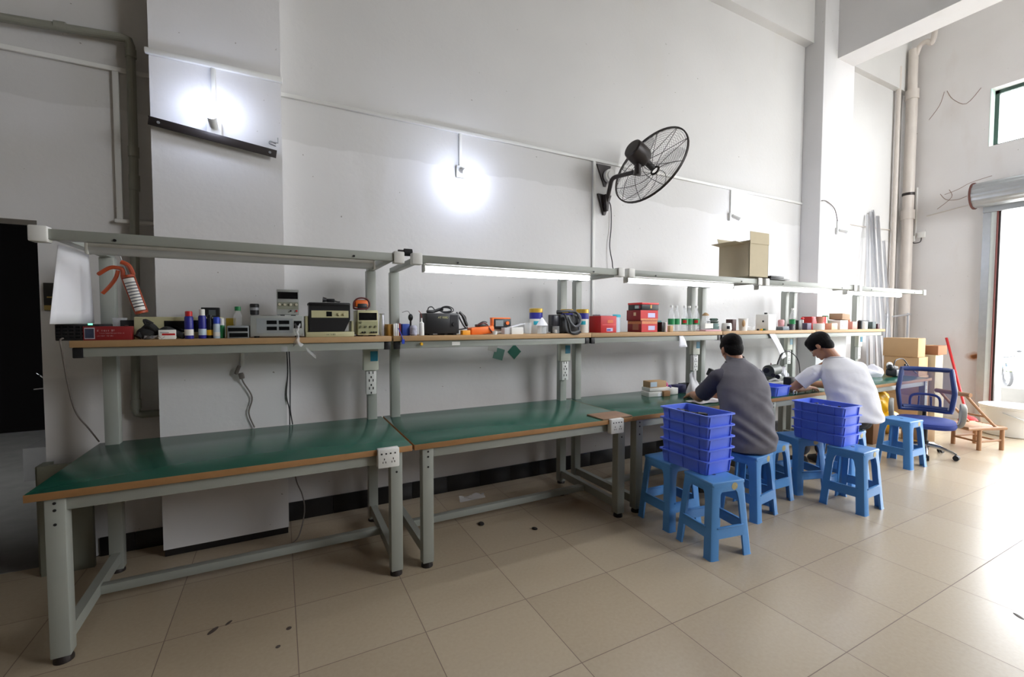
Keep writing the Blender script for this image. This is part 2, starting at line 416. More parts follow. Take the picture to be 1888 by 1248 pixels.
# high window in the end wall
w = MB()
for (a, b, c, d) in ((WY0, WY1, WZ0, WZ0 + 0.05), (WY0, WY1, WZ1 - 0.05, WZ1), (WY1 - 0.05, WY1, WZ0, WZ1), (WY0, WY0 + 0.05, WZ0, WZ1), (1.55, 1.60, WZ0, WZ1)):
    w.bx(XR + 0.15, XR + 0.20, a, b, c, d, mat('green_window_frame', (52, 74, 66), 0.5))
win = structure('window_1', w)
w = MB(); w.bx(XR + 0.172, XR + 0.176, WY0 + 0.04, WY1 - 0.04, WZ0 + 0.04, WZ1 - 0.04, mat('window_glass', (236, 246, 244), 0.05, var=0, alpha=0.12)); g = w.build('window_pane', win)
# reveal lining
w = MB(); w.bx(XR - 0.002, XR + 0.16, WY1 - 0.006, WY1 + 0.0, WZ0, WZ1, mat('mint_reveal_paint', (196, 220, 208), 0.8)); structure('trim_1', w)
# street door: jamb lining and threshold
w = MB(); w.bx(XR, XR + 0.24, DY1 - 0.004, DY1, 0, DZ, mat('bright_jamb_paint', (226, 226, 222), 0.7)); structure('trim_2', w)
# roller shutter
sh = thing('roller_shutter', 'grey rolled-up steel shutter above the open street door', 'roller shutter', (XR, 2.6, 0))
RS, ZR = 0.165, 3.22
w = MB(); ring = []
n = 72
for yy in (0.01, -3.2):
    ring.append([Vector((-0.18 + (RS + (0.006 if i % 6 < 3 else 0)) * math.cos(2*PI*i/n), yy, ZR + (RS + (0.006 if i % 6 < 3 else 0)) * math.sin(2*PI*i/n))) for i in range(n)])
w.loft(ring, STEEL2, True, False); w.build('rolled_curtain', sh)
w = MB(); w.cyl((-0.18, 0.012, ZR), (-0.18, 0.03, ZR), RS + 0.02, mat('rusty_end_plate', (92, 52, 44), 0.6, var=0.2), seg=32); w.build('end_plate', sh, 'rusty dark round end plate')
w = MB(); w.bx(-0.10, -0.06, -3.2, -0.05, 2.98, 3.07, STEEL2); w.build('bottom_bar', sh)
w = MB(); w.bx(-0.06, -0.002, -0.125, -0.045, 0.0, 3.02, STEEL2); w.bx(-0.055, -0.002, -0.185, -0.125, 0, 3.02, mat('pale_rail_face', (214, 222, 220), 0.5)); w.bx(-0.075, -0.055, -0.20, -0.185, 0, 3.02, mat('red_oxide_edge', (120, 70, 66), 0.6)); w.bx(-0.055, -0.002, -0.222, -0.20, 0, 3.02, DKMETAL)
gr = w.build('guide_rail', sh)

# outside: yard, kerb wall, bright hoarding
w = MB(); w.bx(XR + 0.24, 60, -40, 40, -0.12, -0.02, mat('pale_yard_concrete', (214, 212, 206), 0.9, var=0.08, scale=2)); structure('ground_outside', w)  # ground colour kept pale to bounce daylight
w = MB(); w.bx(-30, 60, -40, YF - 0.2, -0.12, -0.02, MATS['pale_yard_concrete']); structure('ground_front', w)
w = MB(); w.bx(10.6, 10.85, -3, 6.5, -0.02, 0.36, mat('shaded_kerb_concrete', (100, 98, 94), 0.9, var=0.15, scale=5), 0.01); structure('wall_outside', w)  # concrete colour darkened to stand in for porch shade
w = MB(); w.bx(21, 21.2, -8, 16, -0.02, 4.2, mat('pale_hoarding', (232, 230, 226), 0.7, var=0.03))
for i in range(48): w.bx(20.97, 21.0, -8 + i*0.5, -8 + i*0.5 + 0.04, 0, 4.2, MATS['pale_hoarding'])
structure('fence_outside', w)
w = MB()
w.loft([[Vector((19.2, y, 3.0 + 0.15*math.sin(y*2))) for y in np.linspace(3.6, 6.2, 12)], [Vector((20.9, y, 3.7)) for y in np.linspace(3.6, 6.2, 12)]], mat('pale_blue_awning', (150, 196, 214), 0.8), False, True, False)
o = w.build('awning'); md = o.modifiers.new('thick', 'SOLIDIFY'); md.thickness = 0.02
tag(o, 'pale blue awning on the fence outside the street door', 'awning')

# ------------------------------------------------------------------ workbenches
def workbench(label, xc, ht, hp, hf):
    """ht half top length, hp half spacing of rear posts, hf half spacing of front legs"""
    t = thing('workbench', label, 'workbench', (xc, 2.9, 0), 0, 'workbenches along the wall')
    y = lambda Y: Y - 2.9
    m = MB(); m.bx(-ht, ht, y(2.467), y(3.333), 0.713, 0.745, MDF, 0.0015)
    gi = m._mi(GREENTOP)
    for f in m.bm.faces:
        f.normal_update()
        if f.normal.z > 0.9 and f.calc_area() > 0.05: f.material_index = gi
    m.build('tabletop', t, 'green laminate top with a brown board edge')
    m = MB(); m.bx(-hf, hf, y(2.50), y(2.535), 0.652, 0.712, STEEL, 0.003); m.build('front_rail', t)
    m = MB(); m.bx(-hp, hp, y(3.235), y(3.27), 0.652, 0.712, STEEL, 0.003); m.build('back_rail', t)
    for s in (-1, 1):
        m = MB(); m.bx(s*hf - 0.033, s*hf + 0.033, y(2.488), y(2.552), 0.03, 0.712, STEEL, 0.004)
        for zz in (0.69, 0.66, 0.60): m.cyl((s*hf, y(2.4885), zz), (s*hf, y(2.486), zz), 0.006, BLACK, seg=10)
        lg = m.build('leg', t)
        m = MB(); m.lathe([(0.034, 0), (0.034, 0.012), (0.028, 0.03)], DKMETAL, (s*hf, y(2.52), 0), 18); m.build('foot_pad', lg)
        m = MB(); m.bx(s*hp - 0.032, s*hp + 0.032, y(3.255), y(3.318), 0.02, 1.80, STEEL, 0.004); ps = m.build('rear_post', t)
        m = MB(); m.lathe([(0.034, 0), (0.034, 0.010), (0.028, 0.02)], DKMETAL, (s*hp, y(3.287), 0), 18); m.build('foot_pad', ps)
        m = MB(); m.loft([[Vector((s*hf + dx, y(2.552), 0.09 + dz)) for dx, dz in ((-.02, -.03), (.02, -.03), (.02, .03), (-.02, .03))],
                          [Vector((s*hp + dx, y(3.255), 0.09 + dz)) for dx, dz in ((-.02, -.03), (.02, -.03), (.02, .03), (-.02, .03))]], STEEL, True, False); m.build('side_stretcher', t)
        m = MB(); m.bx(s*hp - 0.022, s*hp + 0.022, y(2.995), y(3.255), 1.268, 1.311, STEEL, 0.003); m.build('shelf_arm', t)
        m = MB(); m.bx(s*hp - 0.024, s*hp + 0.024, y(2.60), y(3.318), 1.80, 1.832, STEEL, 0.003); m.build('light_arm', t)
    m = MB(); m.bx(-hp - 0.01, hp + 0.01, y(2.91), y(2.955), 0.060, 0.105, STEEL, 0.003); m.build('long_stretcher', t)
    m = MB(); m.bx(-hp - 0.03, hp + 0.03, y(2.985), y(3.025), 1.262, 1.311, STEEL, 0.003); sr = m.build('shelf_rail', t)
    for s in (-1, 1):
        m = MB(); m.bx(s*(hp + 0.03), s*(hp + 0.07), y(2.982), y(3.028), 1.258, 1.311, BLACK, 0.004); m.build('end_plug', sr, 'black square plug at the rail end')
    m = MB(); m.bx(-ht, ht, y(2.965), y(3.25), 1.312, 1.347, SHELFW, 0.003); m.build('shelf_board', t, 'light wooden shelf board')
    m = MB(); m.bx(-hp - 0.045, hp + 0.045, y(2.56), y(2.60), 1.787, 1.832, STEEL, 0.003)
    for q in (-0.35, 0.35): m.cyl((q*hp*2, y(2.559), 1.80), (q*hp*2, y(2.555), 1.80), 0.006, BLACK, seg=10)
    lr = m.build('light_rail', t)
    for s in (-1, 1):
        m = MB(); m.bx(s*hp - 0.03 + s*0.03, s*hp + 0.03 + s*0.03, y(2.548), y(2.604), 1.775, 1.842, WHITEP, 0.006); m.build('end_cap', lr, 'white plastic corner cap')
    return t
b1 = workbench('first long workbench nearest the dark doorway, its strip light switched off', -0.135, 0.79, 0.715, 0.705)
b1.scale = (1, 1, 1)
b2 = workbench('second workbench from the dark doorway, brown board lying on its far corner', 1.48, 0.8135, 0.735, 0.728)
b3 = dup(b2, (3.11, 2.9, 0), 0, 'middle workbench where the person in the grey shirt is working')
b4 = dup(b2, (4.745, 2.9, 0), 0, 'fourth workbench, where the person in the white T-shirt leans')
b5 = dup(b2, (6.38, 2.9, 0), 0, 'last workbench beside the blue office chair and the corner pipes')

def strip_light(label, xc, on):
    t = thing('strip_light', label, 'strip light', (xc, 2.69, 1.80), 0, 'strip lights over the workbenches')
    m = MB(); m.bx(-0.63, 0.63, -0.022, 0.022, -0.020, 0.0, WHITEP, 0.004); m.build('housing', t)
    rings = []
    for xx in (-0.622, 0.622):
        rings.append([Vector((xx, 0.024*math.cos(PI + PI*k/12), -0.02 + 0.032*math.sin(PI + PI*k/12))) for k in range(13)])
    m = MB(); m.loft(rings, TUBE_ON if on else TUBE_OFF, True, True); m.build('diffuser', t, 'glowing white diffuser' if on else 'unlit white diffuser')
    for s in (-1, 1):
        m = MB(); m.bx(s*0.622, s*0.634, -0.025, 0.025, -0.053, 0.0, WHITEP, 0.004); m.build('end_cap', t)
    return t
strip_light('unlit white strip light over the first workbench', -0.135, False)
strip_light('lit strip light over the second workbench, before the wall fan', 1.42, True)
strip_light('lit strip light just before the open cardboard box', 3.04, True)
strip_light('lit strip light behind the cardboard box, over the leaning person', 4.66, True)
strip_light('lit strip light farthest from the dark doorway, by the corner pipe', 6.22, True)

# things clamped to the light frames between bench one and two
w = MB(); w.cyl((0.655, 2.62, 1.85), (0.70, 2.62, 1.85), 0.022, BLACK); w.cyl((0.62, 2.62, 1.85), (0.66, 2.62, 1.85), 0.013, DKMETAL)
w.cyl((0.655, 2.62, 1.84), (0.655, 2.62, 1.86), 0.012, BLACK)
solo('clamp_knob', w, 'black clamp knob joining the first two light frames', 'clamp')

# power outlets
def outlet(x, z0, z1, label, film):
    t = thing('power_outlet', label, 'power outlet', (x, 3.235, 0), 0, 'outlet strips on the rear posts')
    m = MB(); m.bx(-0.035, 0.035, -0.02, 0.02, z0, z1, WHITEP, 0.006)
    n = 3
    for k in range(n):
        zc = z0 + (z1 - z0) * (k + 0.5) / n
        m.bx(-0.016, -0.010, -0.0215, -0.019, zc + 0.008, zc + 0.026, BLACK); m.bx(0.010, 0.016, -0.0215, -0.019, zc + 0.008, zc + 0.026, BLACK); m.bx(-0.004, 0.004, -0.0215, -0.019, zc - 0.022, zc - 0.008, BLACK)
    m.build('socket_strip', t, 'white strip of three sockets')
    m = MB(); m.bx(-0.052, 0.052, -0.028, 0.02, 1.10, 1.25, mat('ivory_plastic', (206, 208, 194), 0.45, var=0.02), 0.006); m.build('breaker_box', t)
    m = MB(); m.bx(-0.005, 0.045, -0.031, -0.028, 1.165, 1.235, film, 0.0); m.build('cover_film', t, 'blue plastic film over the breaker')
    return t
outlet(0.565, 0.93, 1.095, 'white outlet strip on the post between the first two benches', TEAL)
outlet(2.205, 0.93, 1.095, 'white outlet strip on the post at the second seam, over the brown board', TEAL)
outlet(3.845, 0.93, 1.095, 'white outlet strip on the post beside the grey-shirted person', TEAL)
outlet(5.475, 0.93, 1.095, 'white outlet strip on the post behind the leaning person', TEAL)
outlet(7.10, 0.93, 1.095, 'white outlet strip on the last post by the silver rails', TEAL)
def front_outlet(x, label):
    t = thing('bench_socket', label, 'power outlet', (x, 2.466, 0), 0, 'square sockets on the bench fronts')
    m = MB(); m.bx(-0.058, 0.058, -0.024, 0.02, 0.645, 0.75, WHITEP, 0.006); m.build('socket_box', t)
    m = MB()
    for k in range(4): m.bx(-0.042 + k*0.024, -0.034 + k*0.024, -0.0255, -0.0235, 0.72, 0.728, BLACK)
    for sx in (-0.024, 0.024):
        m.bx(sx - 0.009, sx - 0.006, -0.0255, -0.0235, 0.672, 0.682, BLACK); m.bx(sx + 0.006, sx + 0.009, -0.0255, -0.0235, 0.672, 0.682, BLACK); m.bx(sx - 0.002, sx + 0.002, -0.0255, -0.0235, 0.690, 0.699, BLACK)
    m.build('socket_holes', t, 'black socket holes')
front_outlet(0.518, 'white square socket on the front of the first workbench')
front_outlet(2.13, 'white square socket on the front of the second workbench')

# ------------------------------------------------------------------ wall services
m = MB(); m.tube([Vector((-2.4, 3.50, 3.02)), Vector((-1.32, 3.50, 3.096)), Vector((-0.80, 3.50, 3.138)), Vector((-0.775, 3.50, 3.13)), Vector((-0.766, 3.50, 3.10)), Vector((-0.768, 3.50, 2.4)), Vector((-0.785, 3.50, 1.4)), Vector((-0.797, 3.50, 0.90)), Vector((-0.79, 3.50, 0.872)), Vector((-0.765, 3.50, 0.864)), Vector((-0.655, 3.50, 0.864))], 0.023, PIPE, 14)
dp = thing('drain_pipe', 'grey-green pipe bending down the wall beside the pillar', 'pipe')
m.build('pipe_run', dp)
for p0, p1 in (((-0.767, 3.50, 2.44), (-0.767, 3.50, 2.50)), ((-0.768, 3.50, 2.24), (-0.768, 3.50, 2.33)), ((-0.795, 3.5, 0.90), (-0.795, 3.5, 0.96)), ((-1.10, 3.5, 3.118), (-1.05, 3.5, 3.121)), ((-0.766, 3.5, 3.03), (-0.766, 3.5, 3.08))):
    m = MB(); m.cyl(p0, p1, 0.0275, PIPE); m.build('pipe_collar', dp)
def trunk(label, x0, x1, z0, z1, y0, y1, nm='cable_trunking'):
    m = MB(); m.bx(x0, x1, y0, y1, z0, z1, WHITEP, 0.003)
    return solo(nm, m, label, 'cable trunking', group='white cable trunking on the walls')
trunk('white trunking running level over the dark doorway', -2.4, -0.65, 2.945, 2.972, 3.53, YW)
trunk('white upright trunking beside the grey-green pipe', -0.865, -0.835, 2.065, 2.945, 3.53, YW)
trunk('short white ledge under the upright trunking by the pipe', -0.87, -0.65, 2.04, 2.062, 3.51, YW)
trunk('white trunking across the front of the pillar', -0.665, 0.045, 2.998, 3.03, 3.318, 3.342)
trunk('long white trunking along the main wall behind the fan', 0.035, 6.22, 3.005, 3.032, 3.53, YW)
trunk('white upright trunking down the wall just before the fan', 2.735, 2.765, 1.3, 3.005, 3.53, YW)
trunk('white upright trunking on the end wall above the twin sockets', XR - 0.02, XR, 2.80, 3.56, 3.325, 3.35) if False else None
m = MB(); m.bx(XR - 0.02, XR, 3.32, 3.345, 2.79, 3.55, WHITEP, 0.003); solo('cable_trunking', m, 'white upright trunking on the end wall above the twin sockets', 'cable trunking', group='white cable trunking on the walls')
tw = thing('wall_socket', 'pair of small white sockets on the end wall by the pipe', 'power outlet', (XR, 3.3, 0))
for yy, zz in ((3.375, 2.755), (3.25, 2.80)):
    m = MB(); m.bx(-0.035, 0, yy - 3.3 - 0.045, yy - 3.3 + 0.045, zz - 0.045, zz + 0.045, WHITEP, 0.006); m.build('socket_box', tw)
m = MB(); m.tube(smooth_path([(-0.02, 0.07, 2.71), (-0.03, 0.03, 2.68), (-0.03, -0.04, 2.69), (-0.02, -0.05, 2.76)]), 0.006, CABLE); m.build('cord', tw)

def wall_lamp(label, x, y, z, drop_top, out, lit=True, neck=0.10, glow=None):
    """batten lamp holder at the end of a trunking drop; the bulb leans out of the wall"""
    t = thing('wall_lamp', label, 'lamp', (x, y, z), 0, 'bare bulbs on the walls')
    m = MB(); m.bx(-0.012, 0.012, -0.016, 0, 0.03, drop_top - z, WHITEP, 0.003); m.build('cable_drop', t)
    m = MB(); m.bx(-0.04, 0.04, -0.03, 0, -0.06, 0.035, WHITEP, 0.006); m.build('base', t)
    d = Vector(out).normalized(); p = Vector((0, -0.03, 0.0))
    m = MB(); m.cyl(p, p + d*neck, 0.022, WHITEP, 0.026); m.build('bulb_holder', t)
    m = MB(); m.lathe([(0.016, 0.0), (0.020, 0.015), (0.034, 0.040), (0.038, 0.058), (0.034, 0.076), (0.020, 0.092), (0.004, 0.098)], (glow or BULB_ON) if lit else WHITEP, p + d*neck, 20, d); m.build('bulb', t, 'glowing white bulb')
    return t
wall_lamp('bright bare bulb on the pillar over the dark bar', -0.335, 3.342, 2.64, 2.998, (-0.08, -0.85, 0.52), True, 0.07, mat('lit_small_bulb', (255, 255, 255), 0.4, var=0, emit=(218, 228, 255), estr=62.0))
wall_lamp('bright bare bulb in the middle of the main wall', 1.362, YW, 2.70, 3.005, (0.05, -0.75, -0.35))
wall_lamp('bulb on the wall above the open cardboard box', 4.79, YW, 2.70, 3.005, (0.6, -0.5, -0.45))
wall_lamp('bulb lamp on the column front face near the corner', 6.63, 3.31, 2.66, 2.80, (0.5, -0.6, -0.3))
m = MB(); m.tube(smooth_path([(6.22, 3.29, 3.0), (6.35, 3.30, 3.01), (6.52, 3.29, 2.93), (6.60, 3.29, 2.78)]), 0.006, CABLEG); solo('lamp_cable', m, 'thin grey cable curving to the lamp on the column', 'cable')

# dark channel bar on the pillar
m = MB(); R_ = Matrix.Rotation(math.atan2(2.522 - 2.605, 0.655), 3, 'Y').inverted()
R_ = Matrix.Rotation(-math.atan2(-0.083, 0.655), 3, 'Y')
m.box((-0.325, 3.30, 2.565), (0.66, 0.006, 0.05), DKMETAL, 0.001, R_); m.box((-0.325, 3.319, 2.588), (0.66, 0.04, 0.006), DKMETAL, 0.001, R_)
for q in (-0.28, 0.29): m.cyl((-0.325 + q, 3.2975, 2.565 - q*0.127), (-0.325 + q, 3.292, 2.565 - q*0.127), 0.008, STEEL2, seg=10)
solo('channel_bar', m, 'dark metal channel bar fixed aslant on the pillar', 'metal bar')
m = MB(); m.tube(smooth_path([(0.0, 3.33, 2.60), (-0.03, 3.31, 2.605), (-0.035, 3.30, 2.585), (0.0, 3.30, 2.575)]), 0.004, STEEL2); m.tube([(0.012, 3.33, 2.64), (0.012, 3.31, 2.60), (-0.04, 3.305, 2.598)], 0.003, STEEL2)
solo('wire_hook', m, 'small bent wire hook at the pillar edge by the dark bar', 'hook')

# wall cables, cracks
dcr = thing('plug_cord', 'grey cord with a plug hanging under the first shelf', 'cable')
m = MB(); m.tube(smooth_path([(-0.225, 3.31, 1.10), (-0.21, 3.32, 1.05), (-0.165, 3.325, 0.95), (-0.185, 3.325, 0.85), (-0.155, 3.325, 0.752)]), 0.0045, CABLEG); m.build('cord', dcr)
m = MB(); m.box((-0.24, 3.31, 1.135), (0.022, 0.02, 0.06), CABLEG, 0.006, (0, 0.35, 0)); m.box((-0.22, 3.31, 1.095), (0.03, 0.02, 0.04), CABLEG, 0.006, (0, -0.2, 0)); m.build('plug', dcr)
m = MB(); m.bx(-0.225, -0.205, 3.326, 3.338, 1.155, 1.275, WHITEP, 0.002); solo('cable_clip_strip', m, 'white plastic strip on the pillar above the hanging plug', 'strip')
m = MB()
for q in (-0.006, 0.008): m.tube(smooth_path([(0.045 + q, 3.345, 1.30), (0.05 + q, 3.34, 1.1), (0.043 + q*1.6, 3.335, 0.95), (0.052 + q*0.4, 3.335, 0.85), (0.058 + q*1.2, 3.335, 0.746)]), 0.0038, CABLE)
solo('twin_cord', m, 'pair of black cords hanging at the pillar edge', 'cable')
m = MB(); m.tube(smooth_path([(0.075, 3.50, 0.70), (0.07, 3.5, 0.5), (0.085, 3.45, 0.33), (0.12, 3.38, 0.24), (0.13, 3.3, 0.15), (0.09, 3.2, 0.03), (0.03, 3.1, 0.006), (0.25, 3.05, 0.006), (0.5, 3.15, 0.006)]), 0.004, CABLEG); solo('floor_cord', m, 'grey cord dropping behind the first bench to the floor', 'cable')
m = MB(); m.tube([(XR - 0.008, 3.2, 3.08), (XR - 0.008, 2.9, 3.12), (XR - 0.008, 2.6, 3.16)], 0.007, PVC); m.tube([(6.98, 3.53, 2.86), (7.8, 3.53, 2.87), (8.7, 3.53, 2.90)], 0.006, PVC); solo('wall_cable', m, 'pale cable running level along the corner walls', 'cable')
m = MB()
for pts in ([(3.0, 3.36), (2.85, 3.40), (2.72, 3.46), (2.5, 3.50)], [(3.05, 3.38), (2.98, 3.28), (2.85, 3.25), (2.75, 3.28)], [(2.95, 3.42), (2.92, 3.30), (3.08, 3.16)], [(3.05, 4.90), (3.10, 4.72), (3.22, 4.55)], [(3.02, 4.9), (2.95, 4.75), (2.80, 4.62), (2.65, 4.78)]):
    m.tube(smooth_path([(XR - 0.001, a, b) for a, b in pts], 4), 0.0035, mat('crack_dirt', (140, 116, 104), 0.9))
o = solo('wall_crack', m, 'thin reddish cracks in the end wall plaster', 'crack', kind='structure')

# corner pipe
cp = thing('corner_pipe', 'thick old white drain pipe in the room corner', 'pipe', (8.80, 3.39, 0))
m = MB(); m.cyl((0, 0, 0.0), (0, 0, 5.02), 0.072, PVC, seg=20); m.build('pipe_run', cp)
for zz in (0.55, 3.05, 4.9): m = MB(); m.cyl((0, 0, zz), (0, 0, zz + 0.14), 0.086, PVC, seg=20); m.build('pipe_collar', cp)
m = MB(); m.tube(smooth_path([(0.0, -0.03, 5.56), (0.0, -0.08, 5.68), (0.0, -0.16, 5.70), (0.0, -0.21, 5.65), (0.0, -0.24, 5.72), (0.0, -0.25, 5.86), (0.0, -0.25, 6.25)]), 0.036, PVC, 14); m.cyl((0, 0, 5.02), (0, 0.0, 5.66), 0.06, PVC); m.build('branch_pipe', cp)
m = MB(); m.lathe([(0.079, 0), (0.081, 0.02), (0.079, 0.04)], DKMETAL, (0, 0, 3.42), 20); m.build('pipe_clamp', cp)
m = MB(); m.cyl((8.62, 3.49, 0.0), (8.62, 3.49, 5.4), 0.032, PVC, seg=14); solo('riser_pipe', m, 'thin pale pipe rising beside the thick corner pipe', 'pipe')
# aluminium rails leaning in the corner
for i, (xb, xt, r, lab) in enumerate(((7.55, 7.86, 0.018, 'flat silver rail leaning farthest from the corner pipe'), (7.78, 7.95, 0.013, 'slim silver rail second from the leaning end of the bundle'), (7.98, 8.00, 0.018, 'upright silver rail in the middle of the corner bundle'), (8.16, 8.15, 0.027, 'widest silver rail standing in the corner bundle'), (8.33, 8.36, 0.014, 'silver rail standing nearest the corner pipe'))):
    m = MB(); z1 = (3.05, 3.1, 3.13, 3.06, 2.7)[i]
    m.loft([[Vector((x_ + a, y_ + b, z_)) for a, b in ((-r, -.014), (r, -.014), (r, .014), (-r, .014))] for x_, y_, z_ in ((xb, 3.28, 0), (xt, 3.51, z1))], SILV, True, False)
    solo('aluminium_rail', m, lab, 'metal rail', group='silver rails leaning in the corner')
m = MB(); m.cyl((8.02, 3.22, 1.52), (8.78, 3.30, 1.56), 0.013, SILV); m.cyl((8.05, 3.30, 1.05), (8.85, 3.30, 1.06), 0.012, DKMETAL); m.cyl((8.05, 3.31, 0), (8.05, 3.31, 1.56), 0.014, SILV); m.cyl((8.72, 3.31, 0), (8.72, 3.31, 1.58), 0.014, SILV)
solo('rod_frame', m, 'small frame of thin rods in front of the corner pipe', 'frame')

# left wall: dark sign plate, panel, step block
sg = thing('wall_plate', 'small black plaque with gold marks by the dark doorway', 'plaque', (-1.15, YW, 1.58))
m = MB(); m.bx(-0.055, 0.06, -0.014, 0, -0.075, 0.085, mat('plaque_black', (44, 42, 38), 0.4, var=0.15, scale=30), 0.003); m.build('plate', sg)
m = MB(); m.bx(-0.053, 0.058, -0.0155, -0.013, -0.073, -0.045, mat('dull_gold', (150, 128, 72), 0.5)); m.bx(0.0, 0.035, -0.0155, -0.013, 0.035, 0.055, MATS['dull_gold']); m.bx(-0.04, 0.02, -0.0155, -0.013, -0.002, 0.006, MATS['dull_gold']); m.build('gold_marks', sg, 'dull gold band and marks')
m = MB(); m.bx(-1.215, -0.985, 3.40, 3.43, 0.0, 0.63, mat('olive_grey_board', (128, 130, 116), 0.7, var=0.08, scale=3), 0.003); m.bx(-1.235, -1.19, 3.44, 3.54, 0, 0.62, MATS['olive_grey_board'])
solo('door_panel', m, 'grey-green board standing against the wall under the first bench', 'board')
m = MB(); m.bx(-2.05, -1.55, 5.5, 5.9, 0, 0.30, mat('pale_block', (84, 82, 80), 0.9, var=0.1), 0.004); m.bx(-1.72, -1.45, 5.3, 5.5, 0.0, 0.12, MATS['pale_block'], 0.004)
solo('plinth_block', m, 'grey concrete block inside the dark doorway', 'block')
m = MB(); m.tube(smooth_path([(-1.62, 4.6, 1.05), (-1.58, 4.58, 1.02), (-1.55, 4.6, 0.98)]), 0.006, CHROME); m.tube([(-1.64, 4.6, 0.93), (-1.57, 4.6, 0.935)], 0.006, CHROME); m.cyl((-1.575, 4.62, 0.0), (-1.575, 4.62, 1.05), 0.008, DKMETAL)
solo('chrome_handle', m, 'small chrome handle glinting inside the dark doorway', 'handle')

# ------------------------------------------------------------------ wall fan
def wall_fan():
    t = thing('wall_fan', 'large black wall fan with a wire cage', 'fan', (2.88, YW, 2.62))
    O = Vector((2.88, YW, 2.62))
    C = Vector((3.045, 3.10, 2.885)) - O
    nrm = Vector((0.90, 0.10, -0.40)).normalized()
    u = nrm.orthogonal().normalized(); v = nrm.cross(u)
    Rr = 0.385
    circ = lambda r, d, n=48: [C + nrm*d + (u*math.cos(2*PI*i/n) + v*math.sin(2*PI*i/n))*r for i in range(n)]
    m = MB(); m.tube(circ(Rr, 0.0), 0.007, DKMETAL, 6, True); m.tube(circ(Rr, 0.012), 0.006, DKMETAL, 6, True); m.build('cage_rim', t)
    def shell(nm, sgn, depth, rin):
        m = MB()
        for k in range(1, 18):
            r = rin + (Rr - rin) * k / 18
            d = sgn * depth * (1 - (k/18)**2)
            m.tube(circ(r, d, 40), 0.0010, DKMETAL, 4, True)
        for k in range(10):
            pts = []
            for q in range(9):
                f = q / 8; r = rin + (Rr - rin)*f; a = 2*PI*k/10 + 0.9*f*(1 - 0.3*f)*sgn
                pts.append(C + nrm*(sgn*depth*(1 - f*f)) + (u*math.cos(a) + v*math.sin(a))*r)
            m.tube(pts, 0.0028, DKMETAL, 5)
        m.tube(circ(rin, sgn*depth, 24), 0.006, DKMETAL, 6, True)
        return m.build(nm, t)
    shell('front_cage', 1, 0.085, 0.035); shell('rear_cage', -1, 0.085, 0.075)
    m = MB(); m.lathe([(0.06, 0.17), (0.055, 0.20), (0.035, 0.205), (0.03, 0.24)], DKMETAL, C - nrm*0.27, 20, nrm); m.lathe([(0.002, 0.0), (0.07, 0.004), (0.085, 0.015), (0.092, 0.05), (0.092, 0.16), (0.08, 0.19), (0.06, 0.20)], DKMETAL, C - nrm*0.27, 24, nrm)
    mo = m.build('motor', t)
    m = MB(); m.cyl(C - nrm*0.09, C + nrm*0.05, 0.03, BLACK); m.tube([C + nrm*0.088 + (u*math.cos(a) + v*math.sin(a))*0.04 for a in np.linspace(0, 2*PI, 25)[:-1]], 0.010, DKMETAL, 6, True); m.build('hub', t)
    for k in range(3):
        a0 = 2*PI*k/3; m = MB()
        def bl(s_, w_, a0=a0):
            r = 0.04 + 0.31*s_; a = a0 + (w_ - 0.5)*(0.45 + 0.75*math.sin(PI*min(1, s_*0.9 + 0.1))) + 0.25*s_
            return C + nrm*((w_ - 0.5)*-0.06) + (u*math.cos(a) + v*math.sin(a))*r
        m.grid(bl, 9, 7, mat('translucent_fan_blade', (130, 132, 136), 0.4, var=0, alpha=0.14)); o = m.build('fan_blade', t, 'grey fan blade inside the cage')
        md = o.modifiers.new('thick', 'SOLIDIFY'); md.thickness = 0.003
    m = MB(); m.tube([q - O for q in smooth_path([(2.90, 3.53, 2.66), (2.955, 3.53, 2.60), (2.965, 3.53, 2.4), (2.94, 3.52, 2.2), (2.955, 3.50, 2.05), (2.945, 3.45, 1.95), (2.70, 2.95, 1.845)])], 0.005, CABLE); m.build('cord', t, 'black cord hanging to the light frame')
    path = [Vector((2.885, 3.49, 2.66)), Vector((2.86, 3.43, 2.74)), Vector((2.83, 3.35, 2.80)), Vector((2.85, 3.22, 2.80)), Vector((2.87, 3.12, 2.795))]
    m = MB(); m.tube(smooth_path([p - O for p in path], 6), 0.020, DKMETAL, 12)
    j = Vector((2.885, 3.08, 2.80)) - O
    m.cyl(j - Vector((0, 0, 0.035)), j + Vector((0, 0, 0.05)), 0.03, DKMETAL); m.tube([j + Vector((0, 0, 0.03)), C - nrm*0.17], 0.022, DKMETAL, 10); m.build('arm', t)
    m = MB(); m.prism([(-0.085, 0.08), (0.085, 0.08), (0.012, -0.12), (-0.012, -0.12)], 0.02, DKMETAL, Matrix.Translation((0, -0.011, 0)))
    m.prism([(-0.03, 0.07), (0.03, 0.07), (0.008, -0.09), (-0.008, -0.09)], 0.05, DKMETAL, Matrix.Translation((0, -0.04, 0))); m.cyl((0, -0.03, -0.05), (0.005, -0.06, 0.05), 0.022, DKMETAL); m.build('wall_bracket', t)
wall_fan()
fb = thing('fan_switch', 'round white regulator on a black bracket behind the fan', 'fan regulator', (2.87, YW, 2.93))
m = MB(); m.prism([(-0.085, 0.06), (0.09, 0.06), (0.03, -0.15), (0.01, -0.15)], 0.012, DKMETAL, Matrix.Translation((0, -0.007, 0))); m.build('bracket', fb)
m = MB(); m.cyl((0.06, -0.014, -0.045), (0.06, -0.05, -0.045), 0.065, WHITEP, seg=28); m.cyl((0.06, -0.05, -0.045), (0.06, -0.058, -0.045), 0.045, WHITEP, 0.04, seg=24); m.build('dial', fb, 'round white dial')

